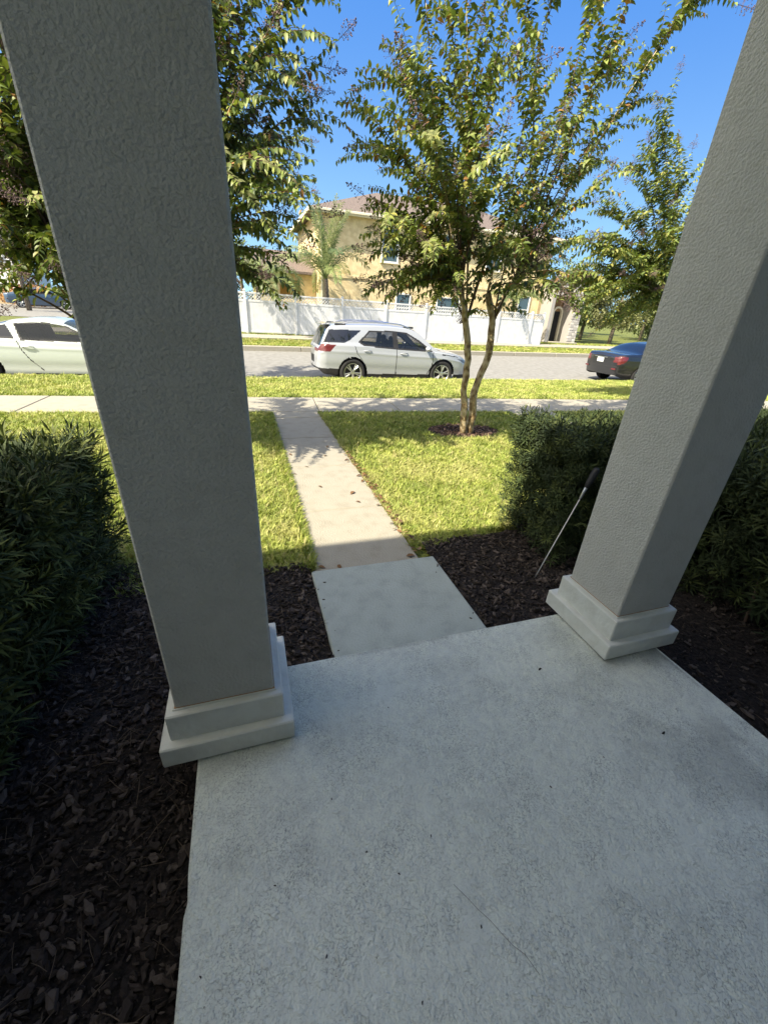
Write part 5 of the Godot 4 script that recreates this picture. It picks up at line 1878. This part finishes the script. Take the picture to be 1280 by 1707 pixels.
func mulch_bed(label: String, rects: Array, per_m2: float, single: int, top := -0.195) -> void:
	var st := new_st(true)
	var nz := FastNoiseLite.new()
	nz.seed = 31
	nz.frequency = 2.4
	for r in rects:
		var rc: Rect2 = r
		var nx := maxi(2, int(rc.size.x / 0.09))
		var nzc := maxi(2, int(rc.size.y / 0.09))
		for i in nx:
			for j in nzc:
				var q: Array = []
				for e in [[0, 0], [1, 0], [1, 1], [0, 1]]:
					var x: float = rc.position.x + rc.size.x * (i + e[0]) / nx
					var z: float = rc.position.y + rc.size.y * (j + e[1]) / nzc
					q.append(Vector3(x, top + nz.get_noise_2d(x, z) * 0.022, z))
				quad(st, q[0], q[1], q[2], q[3], Vector3.UP)
	var bed := struct("mulch_bed", st, mats.mulch_soil, label)
	var variants: Array = []
	for k in 7:
		variants.append(chip_mesh())
	var all: Array = []
	for r in rects:
		var rc: Rect2 = r
		for k in int(rc.get_area() * per_m2):
			var x := rc.position.x + rc.size.x * rf(0, 1)
			var z := rc.position.y + rc.size.y * rf(0, 1)
			var sz := lerpf(0.009, 0.064, pow(rf(0, 1), 3.6))
			var bas := Basis(Vector3.UP, rf(0, TAU)) * Basis(Vector3.RIGHT, rf(-0.5, 0.5)) * Basis(Vector3.BACK, rf(-0.35, 0.35))
			var xf := Transform3D(bas.scaled(Vector3(sz, sz * rf(0.8, 1.8), sz * rf(0.28, 1.4))), Vector3(x, top + nz.get_noise_2d(x, z) * 0.022 + rf(0.0, 0.012), z))
			var d := Vector3(x, top - 1.5, z).length()
			all.append([sz / d if z < -0.2 and x > -1.5 else 0.0, xf, rng.randi() % 7, rng.randi() % 4])
	all.sort_custom(func(p, q): return p[0] > q[0])
	var tones := [Color(0.036, 0.027, 0.023), Color(0.058, 0.044, 0.037), Color(0.105, 0.084, 0.072), Color(0.024, 0.019, 0.018)]
	var lists: Array = [[], [], [], [], [], [], []]
	var cols: Array = [[], [], [], [], [], [], []]
	for k in all.size():
		var e: Array = all[k]
		if k < single:
			var o := put("bark_chip", variants[e[2]], mats["chip%d" % e[3]], bed)
			o.transform = e[1]
		else:
			lists[e[2]].append(e[1])
			cols[e[2]].append(tones[e[3]] * rf(0.7, 1.3))
	for i in 7:
		scatter("fine_bark", variants[i], mats.chips, lists[i], cols[i], bed)
	# straws lying among the chips
	var straw := new_st(true)
	tube(straw, [Vector3(-0.5, 0.01, 0), Vector3(0, 0.05, 0.03), Vector3(0.5, 0.0, 0)], [0.012, 0.015, 0.008], 4, false)
	var sl: Array = []
	var sc: Array = []
	for k in int(all.size() * 0.06):
		var e: Array = all[rng.randi() % all.size()]
		var at: Vector3 = e[1].origin
		sl.append(Transform3D((Basis(Vector3.UP, rf(0, TAU)) * Basis(Vector3.BACK, rf(-0.15, 0.15))).scaled(Vector3.ONE * rf(0.03, 0.10)), at + Vector3(0, 0.014, 0)))
		sc.append(Color(0.16, 0.12, 0.085) * rf(0.4, 1.1))
	scatter("straw", finish(straw), mats.chips, sl, sc, bed)


func make_mulch() -> void:
	mulch_bed("dark bark mulch bed left of the porch floor under the near hedge", [Rect2(-2.7, -2.75, 2.408, 3.0)], 4600.0, 300)
	mulch_bed("dark bark mulch between the left column and the entry step", [Rect2(-0.289, -2.50, 0.601, 1.098)], 3400.0, 120)
	mulch_bed("dark bark mulch between the entry step and the square-clipped hedge", [Rect2(1.24, -2.62, 0.95, 1.218), Rect2(2.19, -2.75, 3.0, 0.75)], 3400.0, 160)
	mulch_bed("dark bark mulch right of the porch floor behind the right column", [Rect2(1.93, -1.998, 2.4, 2.2)], 1300.0, 120)
	# the ring under the two-stemmed tree
	var st := new_st(true)
	for k in 24:
		var a := TAU * k / 24
		var b := TAU * (k + 1) / 24
		quad(st, Vector3(3.25, -0.195, -5.72), Vector3(3.25, -0.195, -5.72), Vector3(3.25 + 0.60 * cos(a), -0.215, -5.72 + 0.39 * sin(a)), Vector3(3.25 + 0.60 * cos(b), -0.215, -5.72 + 0.39 * sin(b)), Vector3.UP)
	var ring := struct("tree_ring", st, mats.mulch_soil, "oval ring of bark mulch round the foot of the two-stemmed tree")
	var lists: Array = []
	var cols: Array = []
	for k in 700:
		var a := rf(0, TAU)
		var r := sqrt(rf(0, 1))
		lists.append(Transform3D(Basis.from_euler(Vector3(rf(-0.5, 0.5), rf(0, 6), rf(-0.4, 0.4))).scaled(Vector3.ONE * rf(0.03, 0.09)), Vector3(3.25 + 0.6 * r * cos(a), -0.20 + rf(0, 0.015), -5.72 + 0.39 * r * sin(a))))
		cols.append([Color(0.07, 0.04, 0.028), Color(0.12, 0.07, 0.05), Color(0.19, 0.125, 0.095)][rng.randi() % 3] * rf(0.6, 1.3))
	scatter("fine_bark", chip_mesh(), mats.chips, lists, cols, ring)


# ==================================================================== small things
func make_small_things() -> void:
	# a thin rod with a black handle leaning on the hedge
	var a := Vector3(1.864, -0.20, -1.95)
	var d := (Vector3(2.105, 0.50, -1.965) - a).normalized()
	var rod := thing("garden_rod", "thin silver metal rod with a black handle leaning against the square-clipped hedge", "rod", a)
	var st := new_st(true)
	tube(st, [Vector3.ZERO, d * 0.03, d * 0.70], [0.0015, 0.0042, 0.0046], 10)
	part("shaft", st, mats.steel_rod, rod)
	st = new_st(true)
	tube(st, [d * 0.655, d * 0.66, d * 0.735, d * 0.74], [0.006, 0.0085, 0.0115, 0.0115], 12)
	part("ferrule", st, mats.alloy, rod)
	st = new_st(true)
	tube(st, [d * 0.738, d * 0.742, d * 0.78, d * 0.83, d * 0.87, d * 0.885], [0.012, 0.016, 0.021, 0.024, 0.022, 0.012], 14)
	part("handle", st, mats.black_grip, rod)

	# leaves that have dropped on the path
	var mesh := leaf_mesh()
	var spots := [
		[0.83, -4.78, "brown leaf on the front path, farthest from the porch on the right half"],
		[0.58, -4.43, "brown curled leaf on the front path beside its farther sunlit joint"],
		[0.64, -3.83, "brown leaf lying in the centre of the sunlit path slab"],
		[0.94, -3.67, "faint brown leaf on the right half of the sunlit path slab"],
		[0.94, -3.41, "long brown leaf just beyond the nearer joint of the front path"],
		[0.39, -4.26, "dark brown leaf at the left grass edge of the front path"],
		[0.37, -2.43, "dark leaf at the left corner where the path meets the entry step"],
		[0.51, -2.42, "dark curled leaf in the shade at the entry step's far edge"],
		[1.04, -2.42, "brown leaf in the shade at the right corner of path and step"],
		[0.41, -4.93, "brown leaf at the left edge of the path near the dappled shade"],
		[0.93, -5.12, "brown leaf on the path at the border of the dappled shade"]]
	for i in spots.size():
		var o := MeshInstance3D.new()
		o.mesh = mesh
		o.material_override = mats.dry_leaf
		named(o, "fallen_leaf", self)
		o.transform = Transform3D(Basis.from_euler(Vector3(rf(-0.2, 0.1), rf(0, TAU), rf(-0.4, 0.4))).scaled(Vector3.ONE * rf(0.055, 0.085)), Vector3(spots[i][0], -0.184, spots[i][1]))
		tag(o, spots[i][2], "fallen leaf", "fallen leaves on the front path")
	# bits of bark carried on to the porch floor
	var bits := [
		[1.212, -1.080, 0.026, "largest black bark crumb, on the porch floor left of the right column"],
		[1.507, -0.662, 0.024, "dark bark crumb on the porch floor near its right edge"],
		[0.910, -0.611, 0.012, "black crumb in the middle of the porch floor"],
		[0.446, -1.070, 0.010, "small crumb on the porch floor just below the entry step"],
		[0.150, -0.784, 0.010, "small crumb on the porch floor beside the left column's plinth"],
		[0.434, -0.591, 0.010, "small crumb on the porch floor above the hairline crack"],
		[0.225, -0.606, 0.010, "tiny crumb on the left half of the porch floor, below the left plinth"],
		[-0.049, -0.601, 0.010, "tiny crumb near the chipped left edge of the porch floor"],
		[0.303, -0.527, 0.010, "tiny crumb on the porch floor left of the hairline crack's upper end"],
		[0.066, -0.418, 0.011, "black crumb on the lower left of the porch floor"],
		[0.481, -0.354, 0.011, "black crumb lying on the hairline crack in the porch floor"],
		[0.274, -0.274, 0.010, "black crumb on the porch floor nearest the camera"],
		[-0.237, -0.471, 0.010, "tiny crumb at the left rim of the porch floor beside the mulch"],
		[1.183, -0.647, 0.009, "thin crumb on the porch floor right of its middle"],
		[0.619, -0.841, 0.008, "faint crumb on the upper middle of the porch floor"],
		[1.666, -0.735, 0.009, "tiny crumb on the porch floor below the right column's plinth"]]
	var chip := chip_mesh()
	var gp: Array = []
	var gc: Array = []
	for k in 170:
		var x := rf(-0.26, 1.88)
		if k % 2 == 0:
			x = 1.88 - 0.7 * pow(rf(0, 1), 1.5)
		gp.append(Transform3D(Basis(Vector3.UP, rf(0, TAU)).scaled(Vector3.ONE * rf(0.0018, 0.0055)), Vector3(x, 0.0004, rf(-1.36, 0.2))))
		gc.append(Color(0.035, 0.033, 0.032))
	scatter("grit", chip, mats.chips, gp, gc, get_node("porch_slab"))
	gp = []
	gc = []
	for k in 60:
		gp.append(Transform3D(Basis(Vector3.UP, rf(0, TAU)).scaled(Vector3.ONE * rf(0.002, 0.0055)), Vector3(0.775 + rf(-0.45, 0.45), -0.1697, -1.88 + rf(-0.46, 0.46))))
		gc.append(Color(0.04, 0.036, 0.033))
	for k in 12:
		var e := rng.randi() % 2
		gp.append(Transform3D(Basis(Vector3.UP, rf(0, TAU)).scaled(Vector3.ONE * rf(0.008, 0.03)), Vector3(0.325 + 0.9 * e + (1 - 2 * e) * 0.06 * pow(rf(0, 1), 2.0), -0.1695, -1.88 + rf(-0.47, 0.47))))
		gc.append(Color(0.045, 0.032, 0.026) * rf(0.6, 1.4))
	scatter("grit", chip, mats.chips, gp, gc, get_node("entry_step"))
	for i in bits.size():
		var o := MeshInstance3D.new()
		o.mesh = chip
		o.material_override = mats.dark_bit
		named(o, "bark_crumb", self)
		var sz: float = bits[i][2]
		o.transform = Transform3D(Basis(Vector3.UP, rf(0, TAU)).scaled(Vector3(sz, sz * 1.1, sz)), Vector3(bits[i][0], 0.0005, bits[i][1]))
		tag(o, bits[i][3], "bark crumb", "bark crumbs on the porch floor")
	# a litter of brown leaves along the right edge of the path
	var lists: Array = []
	var cols: Array = []
	for k in 130:
		var z := rf(-4.9, -2.45)
		lists.append(Transform3D(Basis.from_euler(Vector3(rf(-0.4, 0.2), rf(0, TAU), rf(-0.5, 0.5))).scaled(Vector3.ONE * rf(0.03, 0.07)), Vector3(1.135 + rf(-0.035, 0.05), -0.183 + rf(0, 0.008), z)))
		cols.append([Color(0.20, 0.10, 0.04), Color(0.11, 0.06, 0.03), Color(0.26, 0.17, 0.08)][rng.randi() % 3] * rf(0.7, 1.2))
	scatter("leaf_litter", mesh, mats.grass, lists, cols, self, "thin line of brown leaf litter along the right edge of the front path", "leaf litter")
